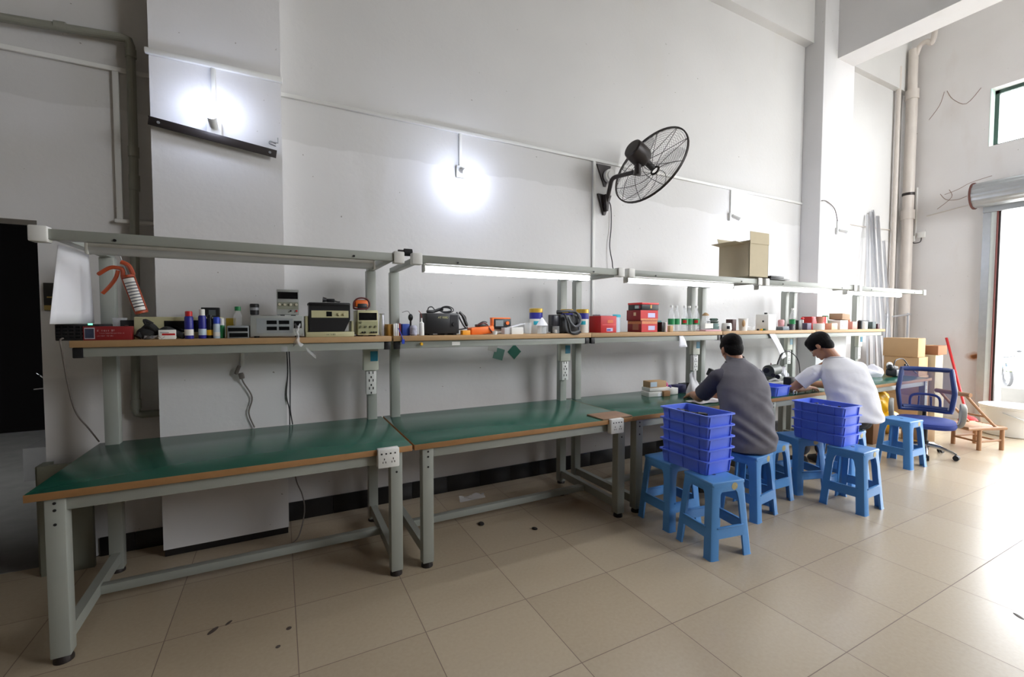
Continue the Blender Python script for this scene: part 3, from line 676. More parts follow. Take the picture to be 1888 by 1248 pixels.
# ------------------------------------------------------------------ stools
def stool_leg(sx, sy):
    m = MB(); rings = []
    for z, a, h in ((0.0, 0.066, 0.162), (0.008, 0.060, 0.159), (0.34, 0.058, 0.134), (0.39, 0.066, 0.1305), (0.42, 0.085, 0.128), (0.445, 0.118, 0.126)):
        t = 0.013; c = 0.016
        pts = [(0, -c), (-c*0.3, -c*0.3), (-c, 0), (-a, 0), (-a, -t), (-c - t*0.4, -t), (-t, -c - t*0.4), (-t, -a), (0, -a)]
        rings.append([Vector((sx*(h + p), sy*(h + q), z)) for p, q in pts])
    m.loft(rings, STOOLB, True, True); return m
def make_stool(label, loc, rz):
    t = thing('plastic_stool', label, 'stool', loc, rz, 'blue plastic stools')
    m = MB(); m.box((0, 0, 0.452), (0.256, 0.256, 0.026), STOOLB, 0.010, None, 3)
    for s in (-1, 1):
        m.box((s*0.1225, 0, 0.425), (0.010, 0.23, 0.05), STOOLB, 0.003); m.box((0, s*0.1225, 0.425), (0.23, 0.010, 0.05), STOOLB, 0.003)
    m.cyl((0, 0, 0.4645), (0, 0, 0.4658), 0.014, mat('dark_blue_hole', (30, 62, 110), 0.5), seg=12)
    m.build('seat', t)
    for sx in (-1, 1):
        for sy in (-1, 1): stool_leg(sx, sy).build('leg', t)
    for s in (-1, 1):
        for ax in (0, 1):
            m = MB(); rings = []
            for z, h, th in ((0.125, 0.1505, 0.010), (0.185, 0.1455, 0.010)):
                w_ = h - 0.045
                pts = [(-w_, h), (w_, h), (w_, h - th), (-w_, h - th)]
                rings.append([Vector((p, s*q, z)) if ax == 0 else Vector((s*q, p, z)) for p, q in pts])
            m.loft(rings, STOOLB, True, False)
            c = (0, s*0.144, 0.19) if ax == 0 else (s*0.144, 0, 0.19); sz = (0.20, 0.016, 0.008) if ax == 0 else (0.016, 0.20, 0.008)
            m.box(c, sz, STOOLB, 0.002); m.build('crossbar', t)
    m = MB(); m.lathe([(0.001, 0.0), (0.021, 0.0), (0.023, 0.0012), (0.001, 0.0018)], mat('worn_gold_sticker', (176, 166, 124), 0.4, var=0.25, scale=90), (0.045, -0.1275, 0.430), 18, (0, -1, 0)); m.build('sticker', t, 'small worn gold sticker')
    return t
s1 = make_stool('blue plastic stool at the very front, under the tall crate stack', (2.455, 1.90, 0), math.radians(-9))
dup(s1, (2.50, 2.30, 0), math.radians(-2), 'blue stool behind the front one, under the back of the tall crate stack')
dup(s1, (3.135, 2.13, 0), math.radians(8), 'blue stool under the person in the grey shirt')
dup(s1, (3.53, 2.25, 0), math.radians(0), 'empty blue stool just right of the grey-shirted person')
dup(s1, (3.985, 2.24, 0), math.radians(-16), 'blue stool under the back end of the shorter crate stack')
dup(s1, (3.975, 1.825, 0), math.radians(2), 'blue stool under the front end of the shorter crate stack')
dup(s1, (4.55, 2.17, 0), math.radians(0), 'blue stool under the person in the white T-shirt')
dup(s1, (5.58, 2.14, 0), math.radians(-3), 'empty blue stool standing next to the blue office chair')

# ------------------------------------------------------------------ crates
def make_crate(label, loc, rz, h=0.09, lx=0.270, ly=0.408):
    m = MB()
    t = 0.004
    bx_, by_ = lx/2 - 0.021, ly/2 - 0.021; tx, ty = lx/2 - 0.012, ly/2 - 0.012
    def rr(ax, ay, z, r=0.018, n=4):
        out = []
        for cx_, cy_, a0 in ((ax - r, ay - r, 0), (-(ax - r), ay - r, PI/2), (-(ax - r), -(ay - r), PI), (ax - r, -(ay - r), 3*PI/2)):
            for k in range(n + 1): out.append(Vector((cx_ + r*math.cos(a0 + PI/2*k/n), cy_ + r*math.sin(a0 + PI/2*k/n), z)))
        return out
    m.loft([rr(bx_ - t, by_ - t, 0.004), rr(bx_, by_, 0.0), rr(tx, ty, h - 0.009), rr(lx/2, ly/2, h - 0.009), rr(lx/2, ly/2, h), rr(tx - t + 0.001, ty - t + 0.001, h), rr(bx_ - t, by_ - t, 0.005)], CRATEB, False, False)
    m.bm.faces.new([m.bm.verts.new(p) for p in rr(bx_ - t, by_ - t, 0.0045)]); m._fin(CRATEB, False)
    for s in (-1, 1):
        for q in (-0.5, 0.0, 0.5):
            y_ = q*ly*0.62
            m.loft([[Vector((s*(bx_ - 0.001), y_ - .003, 0.003)), Vector((s*(bx_ + 0.007), y_ - .003, 0.003)), Vector((s*(bx_ + 0.007), y_ + .003, 0.003)), Vector((s*(bx_ - 0.001), y_ + .003, 0.003))],
                    [Vector((s*(tx - 0.001), y_ - .003, h - .004)), Vector((s*(tx + 0.007), y_ - .003, h - .004)), Vector((s*(tx + 0.007), y_ + .003, h - .004)), Vector((s*(tx - 0.001), y_ + .003, h - .004))]], CRATEB, True, False)
        for q in (-0.72, 0.72):
            x_ = q*lx/2
            m.loft([[Vector((x_ - .003, s*(by_ - 0.001), 0.003)), Vector((x_ + .003, s*(by_ - 0.001), 0.003)), Vector((x_ + .003, s*(by_ + 0.007), 0.003)), Vector((x_ - .003, s*(by_ + 0.007), 0.003))],
                    [Vector((x_ - .003, s*(ty - 0.001), h - .004)), Vector((x_ + .003, s*(ty - 0.001), h - .004)), Vector((x_ + .003, s*(ty + 0.007), h - .004)), Vector((x_ - .003, s*(ty + 0.007), h - .004))]], CRATEB, True, False)
    return solo('plastic_crate', m, label, 'crate', loc, (0, 0, rz), 'stacked blue plastic crates')
P_ = 0.0735
labs = ('bottom blue crate of the tall stack on the front stools', 'second blue crate from the bottom of the tall front stack', 'middle blue crate of the tall front stack of five', 'fourth blue crate up, just under the top of the tall stack', 'top blue crate of the tall stack, holding small black parts')
c0 = make_crate(labs[0], (2.505, 2.085, 0.4665), math.radians(-1))
for i in range(1, 5):
    dup(c0, (2.505 + 0.002*(i % 2), 2.085 - 0.002*(i % 3), 0.4665 + P_*i), math.radians(-1 + 0.4*(i % 2)), labs[i])
labs = ('bottom blue crate of the shorter stack by the leaning person', 'second blue crate up in the shorter stack by the leaning person', 'third blue crate up in the shorter stack, below its top', 'top blue crate of the shorter stack, open with dark slots')
for i in range(4): dup(c0, (3.995, 2.035 + 0.002*(i % 2), 0.4665 + P_*i), math.radians(-1.5 + 0.5*(i % 2)), labs[i])
tray = dup(c0, (4.18, 2.70, 0.746), math.radians(4), 'single blue tray on the bench between the two people')
tray['group'] = 'stacked blue plastic crates'
# things in the top crates
m = MB()
for i in range(16):
    m.box((2.505 + random.uniform(-0.085, 0.085), 2.12 + random.uniform(-0.12, 0.12), 0.4665 + 4*P_ + 0.035 + random.uniform(0, 0.018)), (0.05, 0.028, 0.022), BLACK, 0.003, (random.uniform(-.3, .3), random.uniform(-.3, .3), random.uniform(0, 3)))
m.bx(2.41, 2.60, 1.96, 2.24, 0.4665 + 4*P_ + 0.006, 0.4665 + 4*P_ + 0.03, BLACK)
solo('black_parts', m, 'heap of small black parts filling the top of the tall crate stack', 'parts', kind='stuff')
m = MB()
for i in range(5): m.box((4.02 + 0.02*math.sin(i*2.0), 1.90 + 0.058*i, 0.4665 + 3*P_ + 0.045), (0.03, 0.02, 0.05), BLACK, 0.003, (0, 0.2, 0.4*i))
m.bx(3.92, 4.07, 1.88, 2.18, 0.4665 + 3*P_ + 0.006, 0.4665 + 3*P_ + 0.02, BLACK)
solo('black_connectors', m, 'dark connectors standing in the top of the shorter crate stack', 'parts', kind='stuff')

# ------------------------------------------------------------------ shelf items
ZS = 1.347
def label_box(name, label, cat, x0, x1, y0, d, z0, z1, m_, parts=(), rz=0, group=None, bev=0.003):
    """box-shaped thing with flat coloured panels on its front (parts: name, u0, u1, v0, v1, material, label)"""
    xc, w_, h_ = (x0 + x1)/2, x1 - x0, z1 - z0
    t = thing(name, label, cat, (xc, y0 + d/2, z0), rz, group)
    m = MB(); m.bx(-w_/2, w_/2, -d/2, d/2, 0, h_, m_, bev); m.build('body', t)
    for p in parts:
        m = MB(); m.bx(-w_/2 + p[1]*w_, -w_/2 + p[2]*w_, -d/2 - (p[7] if len(p) > 7 else 0.0015), -d/2 + 0.001, p[3]*h_, p[4]*h_, p[5]); m.build(p[0], t, p[6] if len(p) > 6 and p[6] else None)
    return t
def knobs(t, spots, r, d, m_, name='knob', ln=0.012):
    for x_, z_ in spots:
        m = MB(); m.cyl((x_, -d/2, z_), (x_, -d/2 - ln, z_), r, m_, r*0.85, 14); m.build(name, t)

# black ventilated box with hanging paper at the left end
t = thing('vented_box', 'black ventilated box with a green light at the left end of the shelf', 'electronics box', (-0.93, 3.08, ZS))
m = MB(); m.bx(-0.05, 0.12, -0.10, 0.10, 0, 0.082, BLACK, 0.004); m.build('case', t)
m = MB()
for i in range(7):
    for j in range(4): m.bx(-0.045 + i*0.024, -0.045 + i*0.024 + 0.016, -0.1015, -0.099, 0.012 + j*0.017, 0.012 + j*0.017 + 0.009, LCD)
m.build('vent_grille', t)
m = MB(); m.bx(0.075, 0.092, -0.103, -0.099, 0.078, 0.086, LED); m.build('indicator', t, 'glowing green indicator light')
m = MB(); m.tube([q - Vector((-0.93, 3.08, ZS)) for q in smooth_path([(-0.95, 2.985, 1.36), (-0.953, 2.955, 1.35), (-0.955, 2.975, 1.30), (-0.975, 3.10, 1.1), (-0.98, 3.2, 0.95), (-0.96, 3.3, 0.84), (-0.925, 3.325, 0.755)])], 0.004, CABLEG); m.build('cord', t, 'thin brown cord hanging to the bench')
def sheet(u_, v_):
    y_ = (2.82 + 0.37*u_)*(1 - v_) + (2.72 + 0.535*u_)*v_
    return Vector((-0.905 + 0.012*math.sin(u_*3) - 0.006*v_, y_, 1.80*(1 - v_) + 1.432*v_))
m = MB(); m.grid(sheet, 10, 8, PAPER); o = solo('paper_sheet', m, 'large white sheet hanging from the left light arm onto the black box', 'paper sheet')
md = o.modifiers.new('thick', 'SOLIDIFY'); md.thickness = 0.0015

t = label_box('tool_box', 'long red carton with a tool picture at the shelf left end', 'box', -0.875, -0.685, 2.975, 0.05, ZS, 1.418, DKRED, (('picture', 0.03, 0.24, 0.1, 0.9, mat('pale_picture_border', (176, 170, 176), 0.5)), ('picture_scene', 0.045, 0.225, 0.17, 0.83, mat('picture_dark_blue', (52, 58, 78), 0.4, var=0.5, scale=60), None, 0.0025)), bev=0.002)
glyph_row('lettering', -0.04, 0.028, -0.0262, 0.050, 0.011, mat('pale_print', (176, 140, 140), 0.6), t, 2)
glyph_row('lettering', -0.032, 0.062, -0.0262, 0.036, 0.006, MATS['pale_print'], t, 5); glyph_row('lettering', -0.04, 0.02, -0.0262, 0.023, 0.007, MATS['pale_print'], t, 7)
t = thing('plastic_cup', 'crumpled clear plastic cup behind the long red carton', 'cup', (-0.775, 3.16, ZS)); m = MB(); m.lathe([(0.022, 0), (0.03, 0.10), (0.034, 0.115), (0.032, 0.115), (0.028, 0.1), (0.02, 0.004)], FILM, seg=18); m.build('body', t)
label_box('small_meter', 'small black box behind the right end of the red carton', 'electronics box', -0.765, -0.705, 3.12, 0.06, ZS, 1.45, BLACK, (('badge', 0.3, 0.6, 0.6, 0.75, CHROME),))
# orange caulking gun
t = thing('caulking_gun', 'orange caulking gun hanging behind the light frame by the pipe', 'caulking gun', (-0.715, 3.02, 1.49))
M_ = Matrix.Translation((0.065, 0, 0.0)) @ Matrix.Rotation(-0.27, 4, 'Y')
top = lambda x_, z_: M_ @ Vector((x_, 0, z_))
m = MB(); m.cyl(top(0, 0.012), top(0, 0.185), 0.024, WHITEC, seg=18)
for k in range(9): m.cyl(top(0, 0.03 + k*0.016), top(0, 0.036 + k*0.016), 0.0245, mat('grey_print', (110, 112, 118), 0.6) if k else BLACK, seg=18)
m.build('cartridge', t, 'white cartridge with rows of dark print')
m = MB()
for s in (-1, 1): m.tube([top(s*0.026, 0.0), top(s*0.026, 0.20)], 0.004, ORRED)
m.cyl(top(0, -0.004), top(0, 0.008), 0.028, ORRED, seg=18); m.cyl(top(0, 0.19), top(0, 0.202), 0.028, ORRED, seg=18)
m.tube(smooth_path([top(0.024, 0.20), top(0.02, 0.25), top(-0.005, 0.275)]), 0.011, ORRED, 8); m.build('frame', t)
m = MB(); m.tube(smooth_path([top(-0.02, 0.20), top(-0.012, 0.235), top(-0.03, 0.25), top(-0.06, 0.255), top(-0.115, 0.232)]), [0.010]*18 + [0.010]*6 + [0.007], ORRED, 8); m.build('handle', t)
m = MB(); m.tube(smooth_path([top(-0.03, 0.235), top(-0.05, 0.20), top(-0.085, 0.165), top(-0.125, 0.135)]), 0.009, ORRED, 8); m.build('trigger', t)
m = MB(); m.tube(smooth_path([top(0.0, 0.19), top(0.0, 0.30), top(-0.01, 0.315)]), 0.003, STEEL2, 6); m.build('plunger_rod', t)
label_box('beige_meter', 'long cream bench meter lying behind the spray cans', 'meter', -0.70, -0.30, 3.09, 0.15, ZS, 1.468, CREAM, (('display', 0.33, 0.60, 0.3, 0.82, LCD), ('dark_panel', 0.66, 0.98, 0.3, 0.85, LCD)), bev=0.006)
m = MB(); m.cyl((-0.645, 3.09, 1.43), (-0.645, 3.075, 1.43), 0.017, DKMETAL); solo('meter_knob', m, 'dark knob on the cream meter front', 'knob') if False else m.bm.free()
m = MB(); rs = random.Random(3)
m.tube(smooth_path([(-0.665, 3.0, 1.36), (-0.64, 3.02, 1.40), (-0.61, 3.0, 1.42), (-0.58, 3.02, 1.385), (-0.54, 3.0, 1.40), (-0.50, 3.03, 1.375), (-0.47, 3.02, 1.362)]), 0.017, RUBBER, 10); m.ell((-0.63, 3.02, 1.38), (0.045, 0.03, 0.034), RUBBER); m.tube(smooth_path([(-0.62, 3.0, 1.41), (-0.635, 3.0, 1.45), (-0.60, 3.0, 1.43)]), 0.008, RUBBER)
solo('rubber_bag', m, 'crumpled black pouch right of the long red carton', 'pouch')
t = label_box('crumpled_pack', 'crumpled white packet with red print among black pouch and spray cans', 'packet', -0.575, -0.50, 2.98, 0.03, ZS, 1.398, WHITEC, (('print', 0.2, 0.95, 0.42, 0.62, RED), ('print_line', 0.1, 0.6, 0.68, 0.74, MATS['grey_print'])), rz=0.12)
m = MB(); m.grid(lambda a, b: Vector((-0.635 + 0.09*a, 2.972 + 0.03*b, ZS + 0.003 + 0.018*math.sin(a*7 + b*3)**2)), 10, 5, FILM); solo('film_scrap', m, 'scrap of clear film in front of the black pouch', 'film')
def spray(label, x, y, r, h, body, cap, capr, caph, band=None):
    t = thing('spray_can', label, 'spray can', (x, y, ZS), 0, 'spray cans on the first shelf')
    m = MB(); m.lathe([(r*0.94, 0), (r, 0.003), (r, h - 0.012), (r*0.9, h - 0.003), (capr, h)], body, seg=22); m.build('can', t)
    m = MB(); m.lathe([(capr, h - 0.002), (capr, h + caph*0.9), (capr*0.85, h + caph)], cap, seg=20); m.build('cap', t, 'coloured cap')
    if band:
        m = MB(); m.lathe([(r + 0.0004, h*0.15), (r + 0.0004, h*0.42)], band, seg=22, caps=False); m.build('paper_band', t)
    return t
spray('tall navy spray can with a red cap', -0.445, 3.02, 0.021, 0.125, NAVY, REDP, 0.017, 0.028, WHITEC)
spray('navy spray can with a white cap, second from the red cap', -0.385, 3.03, 0.019, 0.13, NAVY, WHITEP, 0.014, 0.035, PALEBLUE)
spray('black spray can with a yellow mark among the navy cans', -0.352, 3.05, 0.019, 0.115, BLACK, BLACK, 0.013, 0.02, YEL)
spray('small grey spray can with a bright blue cap', -0.318, 3.03, 0.017, 0.085, PALEBLUE, BLUE, 0.016, 0.036, WHITEC)
spray('slim green bottle with a white cap beside the blue cap', -0.292, 3.04, 0.0125, 0.075, GREEN, WHITEP, 0.011, 0.04)
label_box('black_monitor', 'small black panel with a grey window, on the cream meter', 'display', -0.405, -0.315, 3.15, 0.05, 1.468, 1.525, BLACK, (('window', 0.42, 0.80, 0.15, 0.75, mat('grey_screen', (96, 104, 108), 0.3)),))
label_box('yellow_relay', 'small yellow and black box behind the green-capped bottle', 'box', -0.285, -0.238, 3.17, 0.06, ZS, 1.463, mat('dull_yellow', (176, 146, 40), 0.5, var=0.2, scale=80))
t = label_box('paper_tray', 'grey two-tier tray under the green-capped bottle', 'tray', -0.265, -0.158, 3.0, 0.14, ZS, 1.418, mat('tray_grey', (140, 144, 146), 0.5), (('upper_slot', 0.05, 0.95, 0.55, 0.85, LCD), ('lower_slot', 0.1, 0.95, 0.08, 0.42, LCD)))
t = thing('clear_bottle', 'small clear bottle with a green cap on the grey tray', 'bottle', (-0.215, 3.06, 1.418)); m = MB(); m.lathe([(0.021, 0), (0.023, 0.01), (0.023, 0.06), (0.013, 0.08), (0.013, 0.09)], CLEAR, seg=20); m.build('bottle', t); m = MB(); m.cyl((0, 0, 0.088), (0, 0, 0.112), 0.0155, GREEN); m.build('cap', t, 'green screw cap')
t = label_box('signal_generator', 'wide grey-green instrument with four dark windows', 'instrument', -0.150, 0.128, 3.0, 0.17, 1.357, 1.478, GREYINS, (('window', 0.30, 0.49, 0.58, 0.76, LCD), ('window', 0.53, 0.73, 0.58, 0.76, LCD), ('window', 0.30, 0.49, 0.28, 0.46, LCD), ('window', 0.53, 0.73, 0.28, 0.46, LCD), ('side_panel', 0.82, 0.97, 0.38, 0.74, LCD), ('face_plate', 0.11, 0.80, 0.14, 0.86, mat('plate_grey', (150, 156, 158), 0.5), None, 0.0008)))
m = MB()
for s in (-0.11, 0.11): m.cyl((s, -0.06, -0.010), (s, -0.06, 0.001), 0.012, RUBBER); m.cyl((s, 0.06, -0.010), (s, 0.06, 0.001), 0.012, RUBBER)
m.build('feet', t)
m = MB(); m.grid(lambda a, b: Vector((-0.15 + 0.16*a, 2.995 + 0.16*b, 1.4795 + 0.004*math.sin(a*9)*b)), 9, 5, PAPER); solo('paper_note', m, 'white paper lying on the wide grey-green instrument', 'paper')
t = thing('black_mug', 'black mug with a pale band standing on the grey-green instrument', 'mug', (-0.130, 3.07, 1.482)); m = MB(); m.lathe([(0.02, 0), (0.023, 0.004), (0.025, 0.06), (0.022, 0.066), (0.021, 0.062), (0.019, 0.008)], BLACK, seg=22); m.build('cup', t); m = MB(); m.lathe([(0.0248, 0.028), (0.0252, 0.044)], mat('band_grey', (150, 152, 156), 0.4), seg=22, caps=False); m.build('band', t, 'pale grey band')
t = label_box('power_supply', 'tall grey power supply standing on the wide instrument', 'power supply', -0.012, 0.108, 3.02, 0.14, 1.483, 1.636, GREYINS, (('display', 0.05, 0.95, 0.63, 0.90, LCD), ('control_panel', 0.04, 0.96, 0.22, 0.50, mat('panel_olive', (146, 150, 134), 0.5))))
knobs(t, [(-0.045, 0.062), (-0.018, 0.062), (0.014, 0.062), (0.045, 0.062)], 0.008, 0.14, mat('knob_ivory', (206, 200, 180), 0.4)); knobs(t, [(0.015, 0.024)], 0.005, 0.14, BLACK, 'terminal'); knobs(t, [(0.047, 0.024)], 0.006, 0.14, REDP, 'terminal')
for s in (-0.03, 0.03): m = MB(); m.bx(s - 0.012, s + 0.012, -0.06, 0.06, -0.004, 0.001, RUBBER); m.build('foot', t)
# clear film hanging over the shelf edge
m = MB(); m.grid(lambda a, b: Vector((0.095 + (0.017 + 0.03*max(0, b - 0.6) - 0.008*math.sin(b*PI))*(a - 0.5)*2 + 0.004*math.sin(b*14), 2.972 - 0.022*math.sin(a*PI) - 0.006*b, 1.425 - 0.125*b + 0.008*math.sin(a*8 + b*5))), 12, 14, FILM)
m.grid(lambda a, b: Vector((-0.03 + 0.07*a, 2.985 + 0.004*math.sin(a*6), 1.292 - 0.03*b)), 6, 4, FILM)
m.grid(lambda a, b: Vector((0.145 + 0.05*a, 2.975, 1.285 - 0.05*a - 0.022*b)), 5, 4, FILM)
solo('film_wrap', m, 'clear plastic wrapping hanging over the shelf edge', 'plastic film')
# black oscilloscope tilted in a cream stand
t = thing('oscilloscope_stand', 'cream instrument base holding a tilted black meter', 'instrument', (0.285, 3.05, ZS))
m = MB(); m.bx(-0.143, 0.138, -0.07, 0.10, 0.0, 0.032, CREAM, 0.004); m.bx(-0.145, -0.128, -0.05, 0.10, 0.0, 0.13, CREAM, 0.004); m.bx(0.125, 0.14, -0.03, 0.10, 0.0, 0.10, CREAM, 0.004); m.build('base', t)
glyph_row('lettering', -0.025, 0.025, -0.0712, 0.016, 0.010, mat('green_grey_print', (72, 104, 92), 0.6), t, 3)
t = thing('bench_meter', 'black boxy meter with a cream dial strip tilted in its stand', 'meter', (0.280, 3.05, 1.381))
m = MB(); m.prism([(-0.118, 0.0), (0.085, 0.0), (0.12, 0.075), (0.12, 0.176), (-0.118, 0.176)], 0.12, BLACK); m.build('case', t)
m = MB(); m.bx(-0.105, 0.11, -0.0625, -0.059, 0.086, 0.130, CREAM); m.build('dial_strip', t, 'cream strip with controls')
m = MB(); m.bx(-0.02, 0.012, -0.064, -0.061, 0.094, 0.124, LCD); m.build('meter_scale', t)
for s in (0.055, 0.085): m = MB(); m.cyl((s, -0.062, 0.108), (s, -0.074, 0.108), 0.009, mat('knob_ivory2', (206, 200, 160), 0.4)); m.build('knob', t)
m = MB(); m.box((0, 0.0, 0.170), (0.245, 0.135, 0.02), BLACK, 0.008); m.build('handle', t)
t = thing('black_clamp', 'black clip lamp head lying on the tilted black meter', 'clip lamp', (0.262, 3.04, 1.563)); m = MB(); m.cyl((-0.018, 0, 0.018), (0.004, 0, 0.016), 0.018, BLACK, 0.012); m.box((0.028, 0, 0.013), (0.05, 0.022, 0.022), BLACK, 0.005); m.tube(smooth_path([(0.05, 0, 0.012), (0.07, 0.01, 0.006), (0.085, 0.02, 0.006)]), 0.004, CABLE); m.build('body', t)
t = thing('multimeter', 'orange and black multimeter wrapped in its leads', 'multimeter', (0.478, 3.06, 1.518), 0.1)
m = MB(); m.box((0, 0, 0.042), (0.085, 0.05, 0.05), ORANGE, 0.014); m.build('holster', t); m = MB(); m.box((0.002, -0.022, 0.025), (0.06, 0.012, 0.034), BLACK, 0.004); m.build('face', t)
m = MB(); m.tube(smooth_path([(-0.05, -0.01, 0.01), (-0.05, -0.02, 0.05), (-0.02, -0.02, 0.076), (0.03, -0.02, 0.074), (0.05, -0.02, 0.045), (0.035, -0.03, 0.012), (-0.02, -0.03, 0.006), (-0.05, -0.01, 0.01)]), 0.005, mat('dark_red_lead', (96, 30, 28), 0.5)); m.tube(smooth_path([(-0.045, 0.0, 0.012), (-0.04, -0.01, 0.06), (0.0, -0.015, 0.08), (0.045, -0.01, 0.06), (0.05, -0.02, 0.02)]), 0.004, CABLE); m.build('test_leads', t)
t = label_box('power_supply', 'cream power supply under the orange multimeter', 'power supply', 0.447, 0.575, 3.0, 0.18, 1.355, 1.516, CREAM, (('display', 0.06, 0.94, 0.60, 0.90, LCD), ('front_plate', 0.03, 0.97, 0.05, 0.56, mat('plate_olive', (166, 166, 128), 0.5), None, 0.0008)))
knobs(t, [(-0.045, 0.055), (-0.015, 0.055), (0.018, 0.055), (0.047, 0.055), (-0.045, 0.082)], 0.007, 0.18, mat('knob_olive', (118, 118, 92), 0.4)); knobs(t, [(-0.035, 0.018), (-0.02, 0.018), (0.02, 0.018), (0.035, 0.018), (0.05, 0.018)], 0.006, 0.18, BLACK, 'terminal')
for s in (-0.04, 0.04): m = MB(); m.bx(s - 0.012, s + 0.012, -0.07, 0.07, -0.008, 0.001, RUBBER); m.build('foot', t)
t = thing('grey_cylinder', 'silver bag of parts between the power supply and the books', 'bag', (0.612, 3.06, ZS)); m = MB(); m.lathe([(0.014, 0), (0.019, 0.02), (0.018, 0.09), (0.013, 0.14), (0.018, 0.15)], mat('silver_film', (178, 178, 184), 0.3, 0.3, var=0.2, scale=60), seg=14); m.build('body', t)
label_box('ochre_box', 'small ochre box beside the thin upright books', 'box', 0.640, 0.672, 3.02, 0.08, ZS, 1.425, mat('ochre_card', (176, 130, 54), 0.6), rz=0.1)
for k in range(4):
    label_box('booklet', ('thin white booklet nearest the ochre box', 'second thin white booklet from the ochre box', 'third thin booklet, before the red-edged one', 'red-edged booklet next to the blue pad')[k], 'booklet', 0.678 + k*0.0125, 0.688 + k*0.0125, 3.0, 0.08, ZS, 1.428 + 0.003*(k % 2), (WHITEC, PAPER, WHITEC, DKRED)[k], rz=-0.06, group='booklets on the shelf', bev=0.0008)
label_box('blue_pad', 'royal blue box between the booklets and the tape roll', 'box', 0.738, 0.790, 3.02, 0.06, ZS, 1.427, mat('royal_blue', (40, 72, 160), 0.5))
t = thing('patterned_roll', 'black and white patterned roll beside the blue box', 'roll', (0.812, 3.01, ZS)); m = MB(); m.lathe([(0.02, 0), (0.026, 0.01), (0.026, 0.055), (0.018, 0.07)], mat('mottled_print', (170, 170, 186), 0.5, var=0.8, scale=60), seg=18); m.build('roll', t)
m = MB(); m.tube(smooth_path([(0.70, 2.975, 1.40), (0.715, 2.962, 1.36), (0.725, 2.958, 1.33), (0.73, 2.96, 1.30)]), 0.003, BLUE); m.bx(0.72, 0.738, 2.955, 2.963, 1.295, 1.325, BLUE); solo('blue_tag', m, 'small blue tag hanging over the shelf edge at the seam', 'tag')
m = MB(); m.cyl((0.855, 2.97, 1.29), (0.855, 2.955, 1.29), 0.012, YEL, 0.009); solo('push_pin', m, 'small yellow pin stuck under the shelf edge', 'pin')
t = thing('round_brush', 'black stubby brush standing behind the white tube', 'brush', (0.835, 3.17, ZS)); m = MB(); m.cyl((0, 0, 0), (0, 0, 0.10), 0.007, DKMETAL); m.ell((0, 0, 0.125), (0.017, 0.015, 0.026), BLACK); m.tube(smooth_path([(0, 0, 0.14), (-0.02, 0, 0.17), (-0.06, 0, 0.16)]), 0.0018, DKMETAL, 5); m.build('body', t)
t = thing('white_tube', 'tall white squeeze tube left of the black station', 'tube', (0.872, 3.02, ZS)); m = MB(); m.lathe([(0.017, 0), (0.018, 0.004), (0.016, 0.085), (0.006, 0.095), (0.005, 0.12)], WHITEP, seg=18); m.build('tube', t); m = MB(); m.tube(smooth_path([(0, 0, 0.115), (-0.004, 0, 0.15), (-0.02, 0, 0.17)]), 0.0022, DKRED, 6); m.build('nozzle', t)

def station(label, x0, x1, z1, mark):
    t = thing('soldering_station', label, 'soldering station', ((x0 + x1)/2, 3.10, ZS), 0)
    w_ = x1 - x0; h_ = z1 - ZS
    m = MB(); m.bx(-w_/2, w_/2, -0.09, 0.09, 0.010, h_, BLACK, 0.006); m.build('case', t)
    for s in (-0.35, 0.1, 0.38): m = MB(); m.bx(s*w_ - 0.012, s*w_ + 0.012, -0.08, 0.08, 0, 0.011, RUBBER); m.build('foot', t)
    m = MB(); m.bx(0.22*w_, 0.45*w_, -0.0925, -0.089, 0.35*h_, 0.92*h_, mat('panel_charcoal', (46, 46, 48), 0.35)); m.build('control_panel', t)
    m = MB(); m.cyl((0.33*w_, -0.092, 0.5*h_), (0.33*w_, -0.105, 0.5*h_), 0.014, BLACK); m.build('knob', t)
    if mark: text_part('lettering', mark, 0.020, front(0.0, -0.0915, 0.80*h_), mat('pale_yellow_print', (190, 186, 130), 0.5), t)
    return t
t = station('black soldering station with coiled cable on top, by the white tube', 0.905, 1.145, 1.502, 'AT 938D')
t = thing('iron_cable', 'black iron cable coiled on top of the first black station', 'cable', (1.03, 3.09, 1.502))
m = MB()
for q, (rx, rz_) in enumerate(((0.05, 0.024), (0.042, 0.02), (0.046, 0.015))):
    m.tube([(0.04 + rx*math.cos(a), -0.03 + 0.018*q + 0.01*math.sin(2*a), 0.027 + rz_*math.sin(a)) for a in np.linspace(0, 2*PI, 25)[:-1]], 0.0036, CABLE, 6, True)
m.tube(smooth_path([(-0.095, 0, 0.01), (-0.085, 0, 0.04), (-0.06, 0, 0.045), (-0.035, 0, 0.022), (0.0, 0, 0.03)]), 0.004, CABLE); m.box((-0.075, 0, 0.012), (0.05, 0.03, 0.022), BLACK, 0.006); m.tube([(-0.05, 0, 0.012), (0.0, 0, 0.03), (0.02, 0, 0.028)], 0.011, BLACK); m.build('coil', t)
t = thing('tweezer_stand', 'two black soldering tweezers leaning beside the first black station', 'tweezers', (1.20, 3.06, ZS + 0.02))
